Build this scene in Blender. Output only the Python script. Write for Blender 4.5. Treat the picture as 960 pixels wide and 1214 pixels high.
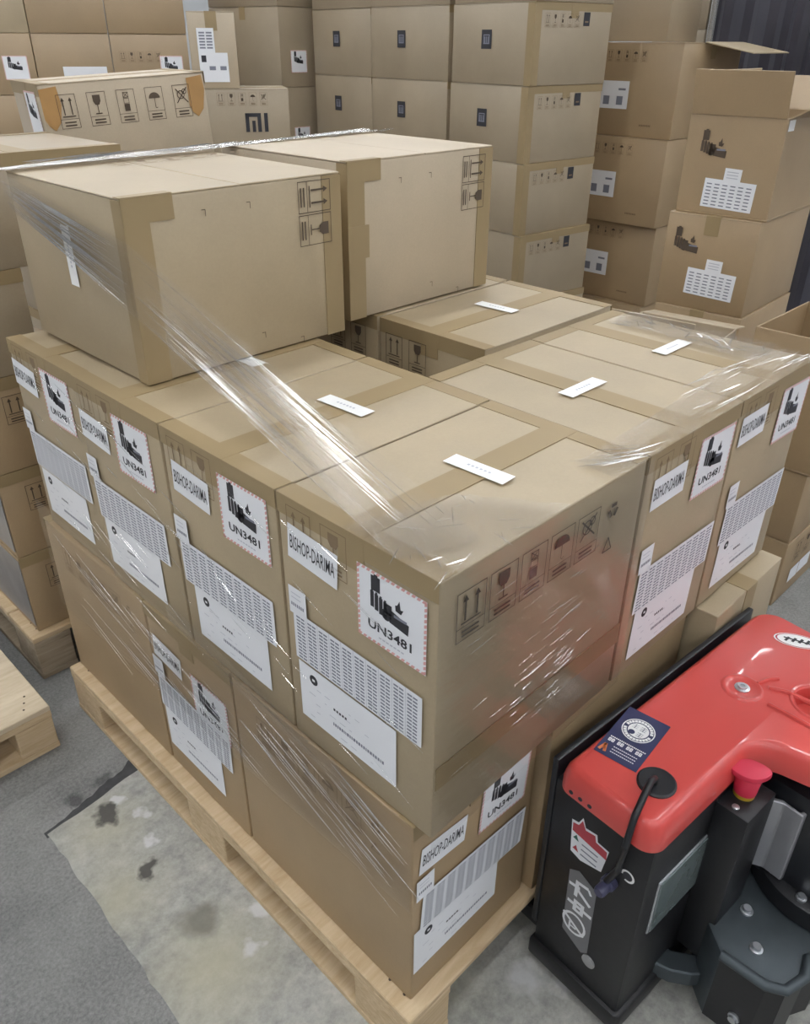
import bpy, bmesh, math, random
from mathutils import Vector, Matrix
random.seed(7)
for _o in list(bpy.data.objects): bpy.data.objects.remove(_o)
scene = bpy.context.scene
col = scene.collection
R = math.radians

# ------------------------------------------------------------------ camera
cam_d = bpy.data.cameras.new('camera'); cam = bpy.data.objects.new('camera', cam_d); col.objects.link(cam)
cam_d.sensor_fit = 'HORIZONTAL'; cam_d.sensor_width = 36.0; cam_d.lens = 955.34/960*36.0
yaw, pitch, roll = 0.782396, 0.528624, 0.00636
_f = Vector((math.cos(yaw)*math.cos(pitch), math.sin(yaw)*math.cos(pitch), -math.sin(pitch)))
_r = _f.cross(Vector((0, 0, 1))).normalized(); _u = _r.cross(_f)
_R = math.cos(roll)*_r + math.sin(roll)*_u; _U = -math.sin(roll)*_r + math.cos(roll)*_u
CAM = Vector((-0.5382, -0.5145, 1.5212))
cam.matrix_world = Matrix(((_R.x, _U.x, -_f.x, CAM.x), (_R.y, _U.y, -_f.y, CAM.y), (_R.z, _U.z, -_f.z, CAM.z), (0, 0, 0, 1)))
cam_d.clip_start = 0.02
scene.camera = cam

# ------------------------------------------------------------------ world and exposure
world = bpy.data.worlds.new('world'); scene.world = world; world.use_nodes = True
world.node_tree.nodes['Background'].inputs[0].default_value = (0.93, 0.97, 1.0, 1)
world.node_tree.nodes['Background'].inputs[1].default_value = 0.05
vs = scene.view_settings
vs.view_transform = 'Standard'; vs.look = 'None'; vs.gamma = 1.0; vs.exposure = 0.24; vs.use_curve_mapping = False
LAMP_STRENGTH = 30.0

# ------------------------------------------------------------------ materials
MATS = {}
def nt(name):
    m = bpy.data.materials.new(name); m.use_nodes = True
    t = m.node_tree; b = t.nodes['Principled BSDF']; MATS[name] = m
    return m, t, b
def node(t, kind, **kw):
    n = t.nodes.new(kind)
    for k, v in kw.items():
        if k in n.inputs: n.inputs[k].default_value = v
        else: setattr(n, k, v)
    return n
def plain(name, rgb, rough=0.6, metal=0.0, var=0.08, scale=30, coat=0.0, bump=0.0):
    m, t, b = nt(name)
    tc = node(t, 'ShaderNodeTexCoord'); nz = node(t, 'ShaderNodeTexNoise', Scale=scale, Detail=4.0)
    t.links.new(tc.outputs['Object'], nz.inputs['Vector'])
    mx = node(t, 'ShaderNodeMix', data_type='RGBA')
    mx.inputs[6].default_value = (*[c*(1-var) for c in rgb], 1); mx.inputs[7].default_value = (*[min(1, c*(1+var)) for c in rgb], 1)
    t.links.new(nz.outputs[0], mx.inputs[0]); t.links.new(mx.outputs[2], b.inputs['Base Color'])
    b.inputs['Roughness'].default_value = rough; b.inputs['Metallic'].default_value = metal
    b.inputs['Coat Weight'].default_value = coat; b.inputs['Coat Roughness'].default_value = 0.06
    if bump:
        bp = node(t, 'ShaderNodeBump', Strength=bump, Distance=0.002)
        t.links.new(nz.outputs[0], bp.inputs['Height']); t.links.new(bp.outputs[0], b.inputs['Normal'])
    return m
def cardboard(name, rgb):
    m, t, b = nt(name)
    tc = node(t, 'ShaderNodeTexCoord'); oi = node(t, 'ShaderNodeObjectInfo')
    ad = node(t, 'ShaderNodeVectorMath', operation='ADD')
    t.links.new(tc.outputs['Object'], ad.inputs[0]); t.links.new(oi.outputs['Location'], ad.inputs[1])
    big = node(t, 'ShaderNodeTexNoise', Scale=3.0, Detail=5.0, Roughness=0.6)
    fine = node(t, 'ShaderNodeTexNoise', Scale=260.0, Detail=3.0)
    t.links.new(ad.outputs[0], big.inputs['Vector']); t.links.new(ad.outputs[0], fine.inputs['Vector'])
    sm = node(t, 'ShaderNodeMath', operation='MULTIPLY_ADD'); sm.inputs[1].default_value = 0.3
    t.links.new(fine.outputs[0], sm.inputs[0]); t.links.new(big.outputs[0], sm.inputs[2])
    rp = node(t, 'ShaderNodeValToRGB')
    rp.color_ramp.elements[0].position = 0.4; rp.color_ramp.elements[1].position = 0.9
    rp.color_ramp.elements[0].color = (*[c*0.88 for c in rgb], 1); rp.color_ramp.elements[1].color = (*[c*1.1 for c in rgb], 1)
    t.links.new(sm.outputs[0], rp.inputs[0]); t.links.new(rp.outputs[0], b.inputs['Base Color'])
    b.inputs['Roughness'].default_value = 0.5
    b.inputs['Specular IOR Level'].default_value = 1.0
    wv = node(t, 'ShaderNodeTexWave', Scale=1.0, Distortion=2.0, bands_direction='Z')
    t.links.new(tc.outputs['Object'], wv.inputs['Vector'])
    s2 = node(t, 'ShaderNodeMath', operation='MULTIPLY_ADD'); s2.inputs[1].default_value = 5.0
    t.links.new(big.outputs[0], s2.inputs[0]); t.links.new(wv.outputs[0], s2.inputs[2])
    bp = node(t, 'ShaderNodeBump', Strength=0.10, Distance=0.002)
    t.links.new(s2.outputs[0], bp.inputs['Height']); t.links.new(bp.outputs[0], b.inputs['Normal'])
    return m
cardboard('kraft', (0.372, 0.292, 0.182))
cardboard('kraft_pale', (0.435, 0.35, 0.24))
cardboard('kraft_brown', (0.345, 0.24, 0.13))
cardboard('kraft_dull', (0.33, 0.262, 0.175))
plain('tape', (0.30, 0.22, 0.115), 0.5, var=0.06, scale=12)
plain('tape_orange', (0.42, 0.24, 0.09), 0.3, var=0.15, scale=25)
plain('paper', (0.78, 0.79, 0.82), 0.55, var=0.03, scale=15)
plain('paper_bright', (0.86, 0.86, 0.85), 0.5, var=0.02)
plain('ink', (0.025, 0.025, 0.032), 0.6)
plain('ink_grey', (0.20, 0.21, 0.26), 0.7)
plain('ink_pale', (0.50, 0.51, 0.57), 0.7)
plain('ink_brown', (0.085, 0.06, 0.04), 0.75)
plain('ink_faint', (0.21, 0.145, 0.085), 0.75)
plain('ink_pink', (0.68, 0.36, 0.34), 0.6)
plain('ink_red', (0.45, 0.05, 0.07), 0.5)
plain('ink_orange', (0.75, 0.22, 0.08), 0.5)
plain('ink_green', (0.02, 0.10, 0.07), 0.5)
plain('navy', (0.03, 0.035, 0.10), 0.4)
plain('red_plastic', (0.62, 0.07, 0.06), 0.32, var=0.03, scale=6, coat=0.5)
plain('red_button', (0.62, 0.03, 0.07), 0.45, var=0.04)
plain('yellow_ring', (0.55, 0.38, 0.03), 0.3, 0.3)
plain('black_paint', (0.010, 0.010, 0.012), 0.42, var=0.25, scale=40, bump=0.15)
plain('black_plastic', (0.012, 0.013, 0.016), 0.35, var=0.1)
plain('dark_steel', (0.075, 0.09, 0.10), 0.5, 0.5, var=0.3, scale=18)
plain('grey_steel', (0.36, 0.36, 0.38), 0.42, 0.5, var=0.15, scale=12)
plain('bolt_steel', (0.55, 0.57, 0.6), 0.3, 0.85)
plain('screen_glass', (0.13, 0.16, 0.16), 0.12, 0.0, var=0.2, scale=20)
plain('silver_edge', (0.6, 0.62, 0.65), 0.25, 0.7)
plain('grey_sticker', (0.17, 0.17, 0.18), 0.5, var=0.1)
plain('reflector', (0.30, 0.30, 0.30), 0.3)
plain('violet_plastic', (0.05, 0.05, 0.10), 0.3)
plain('black_wrap', (0.048, 0.046, 0.06), 0.28, var=0.35, scale=5, bump=0.4)
plain('grey_wrap', (0.20, 0.20, 0.21), 0.3, var=0.4, scale=14, bump=0.6)
plain('joint_tar', (.05, .05, .052), .75, var=.5, scale=60)
plain('wall_paint', (0.42, 0.43, 0.44), 0.8, var=0.05, scale=2)
plain('lamp_housing', (0.7, 0.7, 0.7), 0.5)
def wood(name, a, b_):
    m, t, b = nt(name)
    tc = node(t, 'ShaderNodeTexCoord'); mp = node(t, 'ShaderNodeMapping'); mp.inputs['Scale'].default_value = (2.0, 14.0, 30.0)
    t.links.new(tc.outputs['Object'], mp.inputs[0])
    nz = node(t, 'ShaderNodeTexNoise', Scale=3.0, Detail=7.0, Roughness=0.65, Distortion=0.8)
    t.links.new(mp.outputs[0], nz.inputs['Vector'])
    rp = node(t, 'ShaderNodeValToRGB'); rp.color_ramp.elements[0].position = 0.3; rp.color_ramp.elements[1].position = 0.72
    rp.color_ramp.elements[0].color = (*a, 1); rp.color_ramp.elements[1].color = (*b_, 1)
    t.links.new(nz.outputs[0], rp.inputs[0]); t.links.new(rp.outputs[0], b.inputs['Base Color'])
    b.inputs['Roughness'].default_value = 0.75
    bp = node(t, 'ShaderNodeBump', Strength=0.2, Distance=0.002)
    t.links.new(nz.outputs[0], bp.inputs['Height']); t.links.new(bp.outputs[0], b.inputs['Normal'])
wood('pine', (0.44, 0.31, 0.17), (0.62, 0.48, 0.31))
wood('pine_grey', (0.25, 0.19, 0.125), (0.42, 0.34, 0.24))
wood('ply', (0.50, 0.40, 0.27), (0.66, 0.56, 0.41))

def concrete(name, a, b_, spots, seedoff, bump=0.25, fine=90.0):
    """concrete with stains: spots = (x, y, radius, colour, strength)"""
    m, t, b = nt(name)
    geo = node(t, 'ShaderNodeNewGeometry')
    n1 = node(t, 'ShaderNodeTexNoise', Scale=4.0, Detail=8.0, Roughness=0.7)
    n2 = node(t, 'ShaderNodeTexNoise', Scale=fine, Detail=6.0, Roughness=0.75)
    of = node(t, 'ShaderNodeVectorMath', operation='ADD'); of.inputs[1].default_value = (seedoff, seedoff*2, 0)
    t.links.new(geo.outputs['Position'], of.inputs[0])
    t.links.new(of.outputs[0], n1.inputs['Vector']); t.links.new(of.outputs[0], n2.inputs['Vector'])
    av = node(t, 'ShaderNodeMath', operation='MULTIPLY_ADD'); av.inputs[1].default_value = 0.75
    hb = node(t, 'ShaderNodeMath', operation='MULTIPLY'); hb.inputs[1].default_value = 0.55
    t.links.new(n2.outputs[0], av.inputs[0]); t.links.new(n1.outputs[0], hb.inputs[0]); t.links.new(hb.outputs[0], av.inputs[2])
    rp = node(t, 'ShaderNodeValToRGB'); rp.color_ramp.elements[0].position = 0.42; rp.color_ramp.elements[1].position = 0.86
    rp.color_ramp.elements[0].color = (*a, 1); rp.color_ramp.elements[1].color = (*b_, 1)
    t.links.new(av.outputs[0], rp.inputs[0]); out = rp.outputs[0]
    wn = node(t, 'ShaderNodeTexNoise', Scale=22.0, Detail=4.0)
    t.links.new(geo.outputs['Position'], wn.inputs['Vector'])
    wsc = node(t, 'ShaderNodeVectorMath', operation='SCALE'); wsc.inputs['Scale'].default_value = 0.07
    wsb = node(t, 'ShaderNodeVectorMath', operation='SUBTRACT'); wsb.inputs[1].default_value = (0.5, 0.5, 0.5)
    t.links.new(wn.outputs['Color'], wsb.inputs[0]); t.links.new(wsb.outputs[0], wsc.inputs[0])
    wp = node(t, 'ShaderNodeVectorMath', operation='ADD')
    t.links.new(geo.outputs['Position'], wp.inputs[0]); t.links.new(wsc.outputs[0], wp.inputs[1])
    for (x, y, rad, colr, st, soft) in spots:
        d = node(t, 'ShaderNodeVectorMath', operation='DISTANCE'); d.inputs[1].default_value = (x, y, 0)
        t.links.new(wp.outputs[0], d.inputs[0])
        mr = node(t, 'ShaderNodeMapRange'); mr.inputs[1].default_value = rad*(1-soft); mr.inputs[2].default_value = rad*(1+soft)
        mr.inputs[3].default_value = st; mr.inputs[4].default_value = 0.0
        t.links.new(d.outputs['Value'], mr.inputs[0])
        mx = node(t, 'ShaderNodeMix', data_type='RGBA'); mx.inputs[7].default_value = (*colr, 1)
        t.links.new(mr.outputs[0], mx.inputs[0]); t.links.new(out, mx.inputs[6]); out = mx.outputs[2]
    t.links.new(out, b.inputs['Base Color']); b.inputs['Roughness'].default_value = 0.7
    bp = node(t, 'ShaderNodeBump', Strength=bump, Distance=0.006)
    t.links.new(n2.outputs[0], bp.inputs['Height']); t.links.new(bp.outputs[0], b.inputs['Normal'])
def film_mat(name, base, gain, rough, tint=(1, 1, 1), haze=0.0, bmp=0.22):
    m = bpy.data.materials.new(name); m.use_nodes = True; MATS[name] = m
    t = m.node_tree
    for n in list(t.nodes): t.nodes.remove(n)
    out = node(t, 'ShaderNodeOutputMaterial'); tr = node(t, 'ShaderNodeBsdfTransparent'); gl = node(t, 'ShaderNodeBsdfGlossy', Roughness=rough)
    tr.inputs[0].default_value = (*tint, 1); gl.inputs[0].default_value = (1, 1, 1, 1)
    tc = node(t, 'ShaderNodeTexCoord'); mp = node(t, 'ShaderNodeMapping'); mp.inputs['Scale'].default_value = (1.2, 14, 1); 
    t.links.new(tc.outputs['UV'], mp.inputs[0])
    nz = node(t, 'ShaderNodeTexNoise', Scale=3.0, Detail=5.0, Roughness=0.6, Distortion=0.4)
    t.links.new(mp.outputs[0], nz.inputs['Vector'])
    bp = node(t, 'ShaderNodeBump', Strength=bmp, Distance=0.004); t.links.new(nz.outputs[0], bp.inputs['Height'])
    t.links.new(bp.outputs[0], gl.inputs['Normal'])
    fr = node(t, 'ShaderNodeFresnel', IOR=1.5); 
    ma = node(t, 'ShaderNodeMath', operation='MULTIPLY_ADD'); ma.inputs[1].default_value = gain; ma.inputs[2].default_value = base
    ma.use_clamp = True
    t.links.new(fr.outputs[0], ma.inputs[0])
    mx = node(t, 'ShaderNodeMixShader'); t.links.new(ma.outputs[0], mx.inputs[0]); t.links.new(tr.outputs[0], mx.inputs[1]); t.links.new(gl.outputs[0], mx.inputs[2])
    last = mx
    if haze:
        df = node(t, 'ShaderNodeBsdfDiffuse'); df.inputs[0].default_value = (0.8, 0.79, 0.78, 1)
        rp = node(t, 'ShaderNodeMapRange'); rp.inputs[1].default_value = 0.45; rp.inputs[2].default_value = 0.75; rp.inputs[3].default_value = haze*0.3; rp.inputs[4].default_value = haze*1.6
        t.links.new(nz.outputs[0], rp.inputs[0])
        m2 = node(t, 'ShaderNodeMixShader'); t.links.new(rp.outputs[0], m2.inputs[0]); t.links.new(mx.outputs[0], m2.inputs[1]); t.links.new(df.outputs[0], m2.inputs[2]); last = m2
    t.links.new(last.outputs[0], out.inputs[0])
film_mat('film_clear', 0.0, 0.4, 0.09, (0.99, 0.99, 0.99), 0.025)
film_mat('film_gloss', 0.0, 0.72, 0.035, (0.99, 0.99, 0.99), 0.012, .09)
film_mat('film_bunched', 0.0, 0.6, 0.12, (0.99, 0.99, 0.99), 0.035, .4)
film_mat('film_strand', 0.3, 1.0, 0.16, (0.97, 0.97, 0.97), 0.12)
film_mat('film_white', 0.2, 1.0, 0.2, (0.95, 0.95, 0.95), 0.2)
def lamp_mat():
    m, t, b = nt('lamp_tube')
    b.inputs['Emission Color'].default_value = (0.95, 0.975, 1.0, 1); b.inputs['Emission Strength'].default_value = LAMP_STRENGTH
    b.inputs['Base Color'].default_value = (0.9, 0.9, 0.9, 1)
lamp_mat()

# ------------------------------------------------------------------ mesh helpers
class MB:
    """collects shapes for one mesh object; mats by name"""
    def __init__(s): s.v = []; s.f = []; s.m = []; s.names = []; s.uv = {}
    def mi(s, name):
        if name not in s.names: s.names.append(name)
        return s.names.index(name)
    def face(s, pts, mat):
        b = len(s.v); s.v += [tuple(p) for p in pts]; s.f.append(tuple(range(b, b+len(pts)))); s.m.append(s.mi(mat))
    def box(s, x0, y0, z0, x1, y1, z1, mat):
        b = len(s.v); s.v += [(x0,y0,z0),(x1,y0,z0),(x1,y1,z0),(x0,y1,z0),(x0,y0,z1),(x1,y0,z1),(x1,y1,z1),(x0,y1,z1)]
        for q in ((0,3,2,1),(4,5,6,7),(0,1,5,4),(1,2,6,5),(2,3,7,6),(3,0,4,7)): s.f.append(tuple(b+i for i in q)); s.m.append(s.mi(mat))
    def prism(s, pts, z0, z1, mat):
        n = len(pts); b = len(s.v)
        s.v += [(x, y, z0) for x, y in pts] + [(x, y, z1) for x, y in pts]; k = s.mi(mat)
        s.f.append(tuple(b+i for i in range(n))[::-1]); s.f.append(tuple(b+n+i for i in range(n))); s.m += [k, k]
        for i in range(n): j = (i+1) % n; s.f.append((b+i, b+j, b+n+j, b+n+i)); s.m.append(k)
    def lathe(s, prof, c, mat, n=24, axis='z'):
        """prof: (radius, height); axis z / -x / -y"""
        b = len(s.v); k = s.mi(mat)
        for r, h in prof:
            for i in range(n):
                a = 2*math.pi*i/n; p, q = r*math.cos(a), r*math.sin(a)
                if axis == 'z': s.v.append((c[0]+p, c[1]+q, c[2]+h))
                elif axis == '-x': s.v.append((c[0]-h, c[1]-p, c[2]+q))
                else: s.v.append((c[0]+p, c[1]-h, c[2]+q))
        for j in range(len(prof)-1):
            for i in range(n):
                i2 = (i+1) % n; s.f.append((b+j*n+i, b+j*n+i2, b+(j+1)*n+i2, b+(j+1)*n+i)); s.m.append(k)
        s.f.append(tuple(b+i for i in range(n))[::-1]); s.f.append(tuple(b+(len(prof)-1)*n+i for i in range(n))); s.m += [k, k]
    def tube(s, pts, r, mat, n=8):
        pts = [Vector(p) for p in pts]; b = len(s.v); k = s.mi(mat)
        for i, p in enumerate(pts):
            d = (pts[min(i+1, len(pts)-1)] - pts[max(i-1, 0)]).normalized()
            a = d.cross(Vector((0, 0, 1)))
            if a.length < 0.05: a = d.cross(Vector((1, 0, 0)))
            a.normalize(); c2 = d.cross(a); rr = r[i] if isinstance(r, (list, tuple)) else r
            for j in range(n):
                t = 2*math.pi*j/n; s.v.append(tuple(p + a*math.cos(t)*rr + c2*math.sin(t)*rr))
        for i in range(len(pts)-1):
            for j in range(n):
                j2 = (j+1) % n; s.f.append((b+i*n+j, b+i*n+j2, b+(i+1)*n+j2, b+(i+1)*n+j)); s.m.append(k)
        s.f.append(tuple(b+j for j in range(n))[::-1]); s.f.append(tuple(b+(len(pts)-1)*n+j for j in range(n))); s.m += [k, k]
    def mesh(s, name, smooth=False, bevel=0.0, segs=2):
        me = bpy.data.meshes.new(name); me.from_pydata(s.v, [], s.f)
        for nme in s.names: me.materials.append(MATS[nme])
        me.polygons.foreach_set('material_index', s.m)
        bm = bmesh.new(); bm.from_mesh(me); bmesh.ops.recalc_face_normals(bm, faces=bm.faces)
        if bevel:
            es = [e for e in bm.edges if len(e.link_faces) == 2 and e.calc_face_angle(0) > 0.5]
            bmesh.ops.bevel(bm, geom=es, offset=bevel, segments=segs, affect='EDGES', profile=0.5, clamp_overlap=True)
        bm.to_mesh(me); bm.free()
        if smooth:
            me.polygons.foreach_set('use_smooth', [True]*len(me.polygons))
            me.set_sharp_from_angle(angle=R(38))
        me.update(); return me
    def build(s, name, parent=None, smooth=False, bevel=0.0, segs=2, mtx=None):
        return obj(name, s.mesh(name, smooth, bevel, segs), parent, mtx)
def obj(name, me, parent=None, mtx=None):
    o = bpy.data.objects.new(name, me); col.objects.link(o)
    if parent: o.parent = parent
    if mtx is not None: o.matrix_local = mtx
    return o
def tag(o, label=None, cat=None, group=None, kind=None):
    if label: o['label'] = label
    if cat: o['category'] = cat
    if group: o['group'] = group
    if kind: o['kind'] = kind
    return o
def empty(name, loc=(0, 0, 0), rz=0.0, rx=0.0, ry=0.0):
    o = bpy.data.objects.new(name, None); col.objects.link(o); o.location = loc; o.rotation_euler = (rx, ry, rz); o.empty_display_size = 0.05
    return o

# ------------------------------------------------------------------ flat print (u right, v up, thin layers)
_TX = {}
def text_polys(txt, bold=0.0):
    if txt in _TX: return _TX[txt]
    cu = bpy.data.curves.new('print_text', 'FONT'); cu.body = txt; cu.size = 1.0; cu.resolution_u = 2; cu.offset = bold
    o = bpy.data.objects.new('print_text', cu); col.objects.link(o)
    dg = bpy.context.evaluated_depsgraph_get(); me = bpy.data.meshes.new_from_object(o.evaluated_get(dg))
    vs_ = [(v.co.x, v.co.y) for v in me.vertices]; fs = [tuple(p.vertices) for p in me.polygons]
    bpy.data.objects.remove(o); bpy.data.curves.remove(cu); bpy.data.meshes.remove(me)
    x0 = min(a for a, _ in vs_); x1 = max(a for a, _ in vs_); y0 = min(b for _, b in vs_); y1 = max(b for _, b in vs_)
    _TX[txt] = ([((a-x0)/(x1-x0), (b-y0)/(y1-y0)) for a, b in vs_], fs); return _TX[txt]
class Art(MB):
    Z = 0.0003
    def rect(s, u0, v0, u1, v1, mat, l=1): s.face([(u0, v0, l*s.Z), (u1, v0, l*s.Z), (u1, v1, l*s.Z), (u0, v1, l*s.Z)], mat)
    def poly(s, pts, mat, l=1): s.face([(u, v, l*s.Z) for u, v in pts], mat)
    def line(s, a, b, w, mat, l=1):
        dx, dy = b[0]-a[0], b[1]-a[1]; d = math.hypot(dx, dy) or 1; nx, ny = -dy/d*w/2, dx/d*w/2
        s.poly([(a[0]+nx, a[1]+ny), (a[0]-nx, a[1]-ny), (b[0]-nx, b[1]-ny), (b[0]+nx, b[1]+ny)], mat, l)
    def frame(s, u0, v0, u1, v1, w, mat, l=1):
        s.rect(u0, v0, u1, v0+w, mat, l); s.rect(u0, v1-w, u1, v1, mat, l); s.rect(u0, v0+w, u0+w, v1-w, mat, l); s.rect(u1-w, v0+w, u1, v1-w, mat, l)
    def disc(s, c, r, mat, l=1, n=20, a0=0, a1=360, sy=1.0): s.poly([(c[0]+r*math.cos(R(a0+(a1-a0)*i/n)), c[1]+sy*r*math.sin(R(a0+(a1-a0)*i/n))) for i in range(n+(0 if a1-a0 == 360 else 1))], mat, l)
    def ring(s, c, r0, r1, mat, l=1, n=24, a0=0, a1=360, sy=1.0):
        for i in range(n):
            p, q = R(a0+(a1-a0)*i/n), R(a0+(a1-a0)*(i+1)/n)
            s.poly([(c[0]+r*math.cos(a), c[1]+sy*r*math.sin(a)) for r, a in ((r0, p), (r1, p), (r1, q), (r0, q))], mat, l)
    def text(s, txt, u0, v0, u1, v1, mat, l=1):
        vs_, fs = text_polys(txt, .022 if txt[:2] == 'UN' else .004); b = len(s.v); k = s.mi(mat)
        s.v += [(u0+a*(u1-u0), v0+c*(v1-v0), l*s.Z) for a, c in vs_]
        for f in fs: s.f.append(tuple(b+i for i in f)); s.m.append(k)
    def art(s, name):
        me = bpy.data.meshes.new(name); me.from_pydata(s.v, [], s.f)
        for nme in s.names: me.materials.append(MATS[nme])
        me.polygons.foreach_set('material_index', s.m)
        bm = bmesh.new(); bm.from_mesh(me)
        for f in bm.faces:
            f.normal_update()
            if f.normal.z < 0: f.normal_flip()
        bm.to_mesh(me); bm.free(); me.update(); return me
def arrow(a, u, v0, v1, w, mat, l=1):
    a.rect(u-w*.13, v0, u+w*.13, v1-w*.6, mat, l); a.poly([(u-w*.45, v1-w*.8), (u+w*.45, v1-w*.8), (u, v1)], mat, l)
def icon(a, kind, u, v, w, h, mat, fmat=None, frame=True):
    """one handling symbol in a cell with its lower left corner at u, v"""
    fm = fmat or mat; t = w*0.025
    if frame:
        a.frame(u, v, u+w, v+h, t, fm); a.rect(u, v+h*.27, u+w, v+h*.27+t*.8, fm)
        for k in range(2): a.rect(u+w*.2, v+h*(.07+.09*k), u+w*.8, v+h*(.11+.09*k), fm)
    cu, b, hh = u+w/2, v+h*.32, h*.62
    if kind == 'arrows':
        for s_ in (-.2, .2): arrow(a, cu+s_*w, b+hh*.12, b+hh*.95, w*.22, mat)
        a.rect(cu-w*.34, b+hh*.03, cu+w*.34, b+hh*.08, mat)
    elif kind == 'glass':
        a.poly([(cu-w*.2, b+hh*.95), (cu-w*.2, b+hh*.65), (cu-w*.1, b+hh*.48), (cu+w*.1, b+hh*.48), (cu+w*.2, b+hh*.65), (cu+w*.2, b+hh*.95)], mat)
        a.rect(cu-w*.02, b+hh*.1, cu+w*.02, b+hh*.48, mat); a.rect(cu-w*.17, b+hh*.04, cu+w*.17, b+hh*.09, mat)
    elif kind == 'stack':
        a.rect(cu-w*.15, b+hh*.05, cu+w*.15, b+hh*.4, mat); a.frame(cu-w*.15, b+hh*.42, cu+w*.15, b+hh*.68, t, mat); a.frame(cu-w*.15, b+hh*.7, cu+w*.15, b+hh*.96, t, mat)
        a.line((cu-w*.15, b+hh*.7), (cu+w*.15, b+hh*.96), t, mat); a.line((cu+w*.15, b+hh*.7), (cu-w*.15, b+hh*.96), t, mat)
    elif kind == 'umbrella':
        a.disc((cu, b+hh*.55), w*.32, mat, n=12, a0=0, a1=180, sy=.9); a.rect(cu-w*.015, b+hh*.1, cu+w*.015, b+hh*.55, mat); a.ring((cu+w*.05, b+hh*.12), w*.04, w*.065, mat, n=8, a0=180, a1=360)
    elif kind == 'noroll':
        a.ring((cu-w*.05, b+hh*.6), w*.18, w*.22, mat, n=14); a.line((cu-w*.32, b+hh*.2), (cu+w*.33, b+hh*.95), w*.05, mat); a.line((cu+w*.33, b+hh*.2), (cu-w*.32, b+hh*.9), w*.05, mat); a.ring((cu+w*.16, b+hh*.75), w*.1, w*.14, mat, n=12)
    elif kind == 'recycle':
        for k in range(3):
            q = R(90+120*k); c = (cu+math.cos(q)*w*.2, b+hh*.5+math.sin(q)*w*.2); d = (math.cos(q+math.pi/2), math.sin(q+math.pi/2))
            a.line((c[0]-d[0]*w*.17, c[1]-d[1]*w*.17), (c[0]+d[0]*w*.14, c[1]+d[1]*w*.14), w*.14, mat)
    elif kind == 'triangle':
        p = [(cu-w*.3, b+hh*.1), (cu+w*.3, b+hh*.1), (cu, b+hh*.95)]
        for k in range(3): a.line(p[k], p[(k+1) % 3], w*.06, mat)
def batteries(a, u, v, s, mat, l=2):
    """the black battery group with a flame; s = width"""
    a.rect(u+.02*s, v+.62*s, u+.26*s, v+.95*s, mat, l); a.rect(u+.10*s, v+.95*s, u+.2*s, v+.99*s, mat, l)
    for k in range(4):
        x = u+(.0+.115*k)*s; a.rect(x, v+(.24-.035*k)*s, x+.095*s, v+(.60-.03*k)*s, mat, l); a.rect(x+.02*s, v+(.60-.03*k)*s, x+.075*s, v+(.64-.03*k)*s, mat, l)
    a.disc((u+.42*s, v+.24*s), .13*s, mat, l, 14); a.rect(u+.36*s, v+.24*s, u+.56*s, v+.50*s, mat, l)
    a.poly([(u+.5*s, v+.12*s), (u+.98*s, v+.06*s), (u+s, v+.30*s), (u+.52*s, v+.42*s)], mat, l)
    a.poly([(u+.66*s, v+.46*s), (u+.80*s, v+.44*s), (u+.86*s, v+.56*s), (u+.79*s, v+.54*s), (u+.76*s, v+.72*s), (u+.70*s, v+.60*s), (u+.65*s, v+.58*s)], mat, l)
    a.rect(u+.62*s, v+.30*s, u+.95*s, v+.36*s, 'ink_grey', l+1)
def un_label(w=.120, h=.110, text=True):
    a = Art(); a.rect(0, 0, w, h, 'paper'); bw = w*.035; n = 14
    for k in range(n):                                   # hatched border, every stripe slanted
        for (p, q, vert) in ((0, 0, 0), (0, h-bw, 0), (0, 0, 1), (w-bw, 0, 1)):
            L = h if vert else w; x = L*k/n; e = L/n*.62; sk = L/n*.3
            if vert: a.poly([(p, x), (p+bw, min(L, x+sk)), (p+bw, min(L, x+sk+e)), (p, x+e)], 'ink_pink', 2)
            else: a.poly([(x, q), (x+e, q), (min(L, x+e+sk), q+bw), (min(L, x+sk), q+bw)], 'ink_pink', 2)
    batteries(a, w*.2, h*.36, w*.56, 'ink')
    if text:
        a.text('UN3481', w*.16, h*.19, w*.80, h*.32, 'ink', 2)
        for k in range(7): a.rect(w*(.32+.055*k), h*.105, w*(.36+.055*k), h*.125, 'ink_pale', 2)
    return a.art('un_label')
def name_label(w=.102, h=.055):
    a = Art(); a.rect(0, 0, w, h, 'paper'); a.text('BISHOP-DARIMA', w*.05, h*.30, w*.95, h*.72, 'ink', 2); return a.art('name_label')
def table_label(w=.255, h=.085, cols=10, rows=13, mat='ink_grey'):
    a = Art(); a.rect(0, 0, w, h, 'paper')
    for c in range(cols):
        for r in range(rows):
            u = w*(.015+.97*c/cols); v = h*(.04+.92*r/rows); cw = w*.97/cols
            a.rect(u+cw*.12, v, u+cw*.46, v+h*.034, mat, 2); a.rect(u+cw*.52, v, u+cw*.84, v+h*.034, mat, 2)
        if c: a.rect(w*(.015+.97*c/cols)-.0004, 0, w*(.015+.97*c/cols)+.0003, h, 'ink_pale', 2)
    return a.art('table_label')
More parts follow.
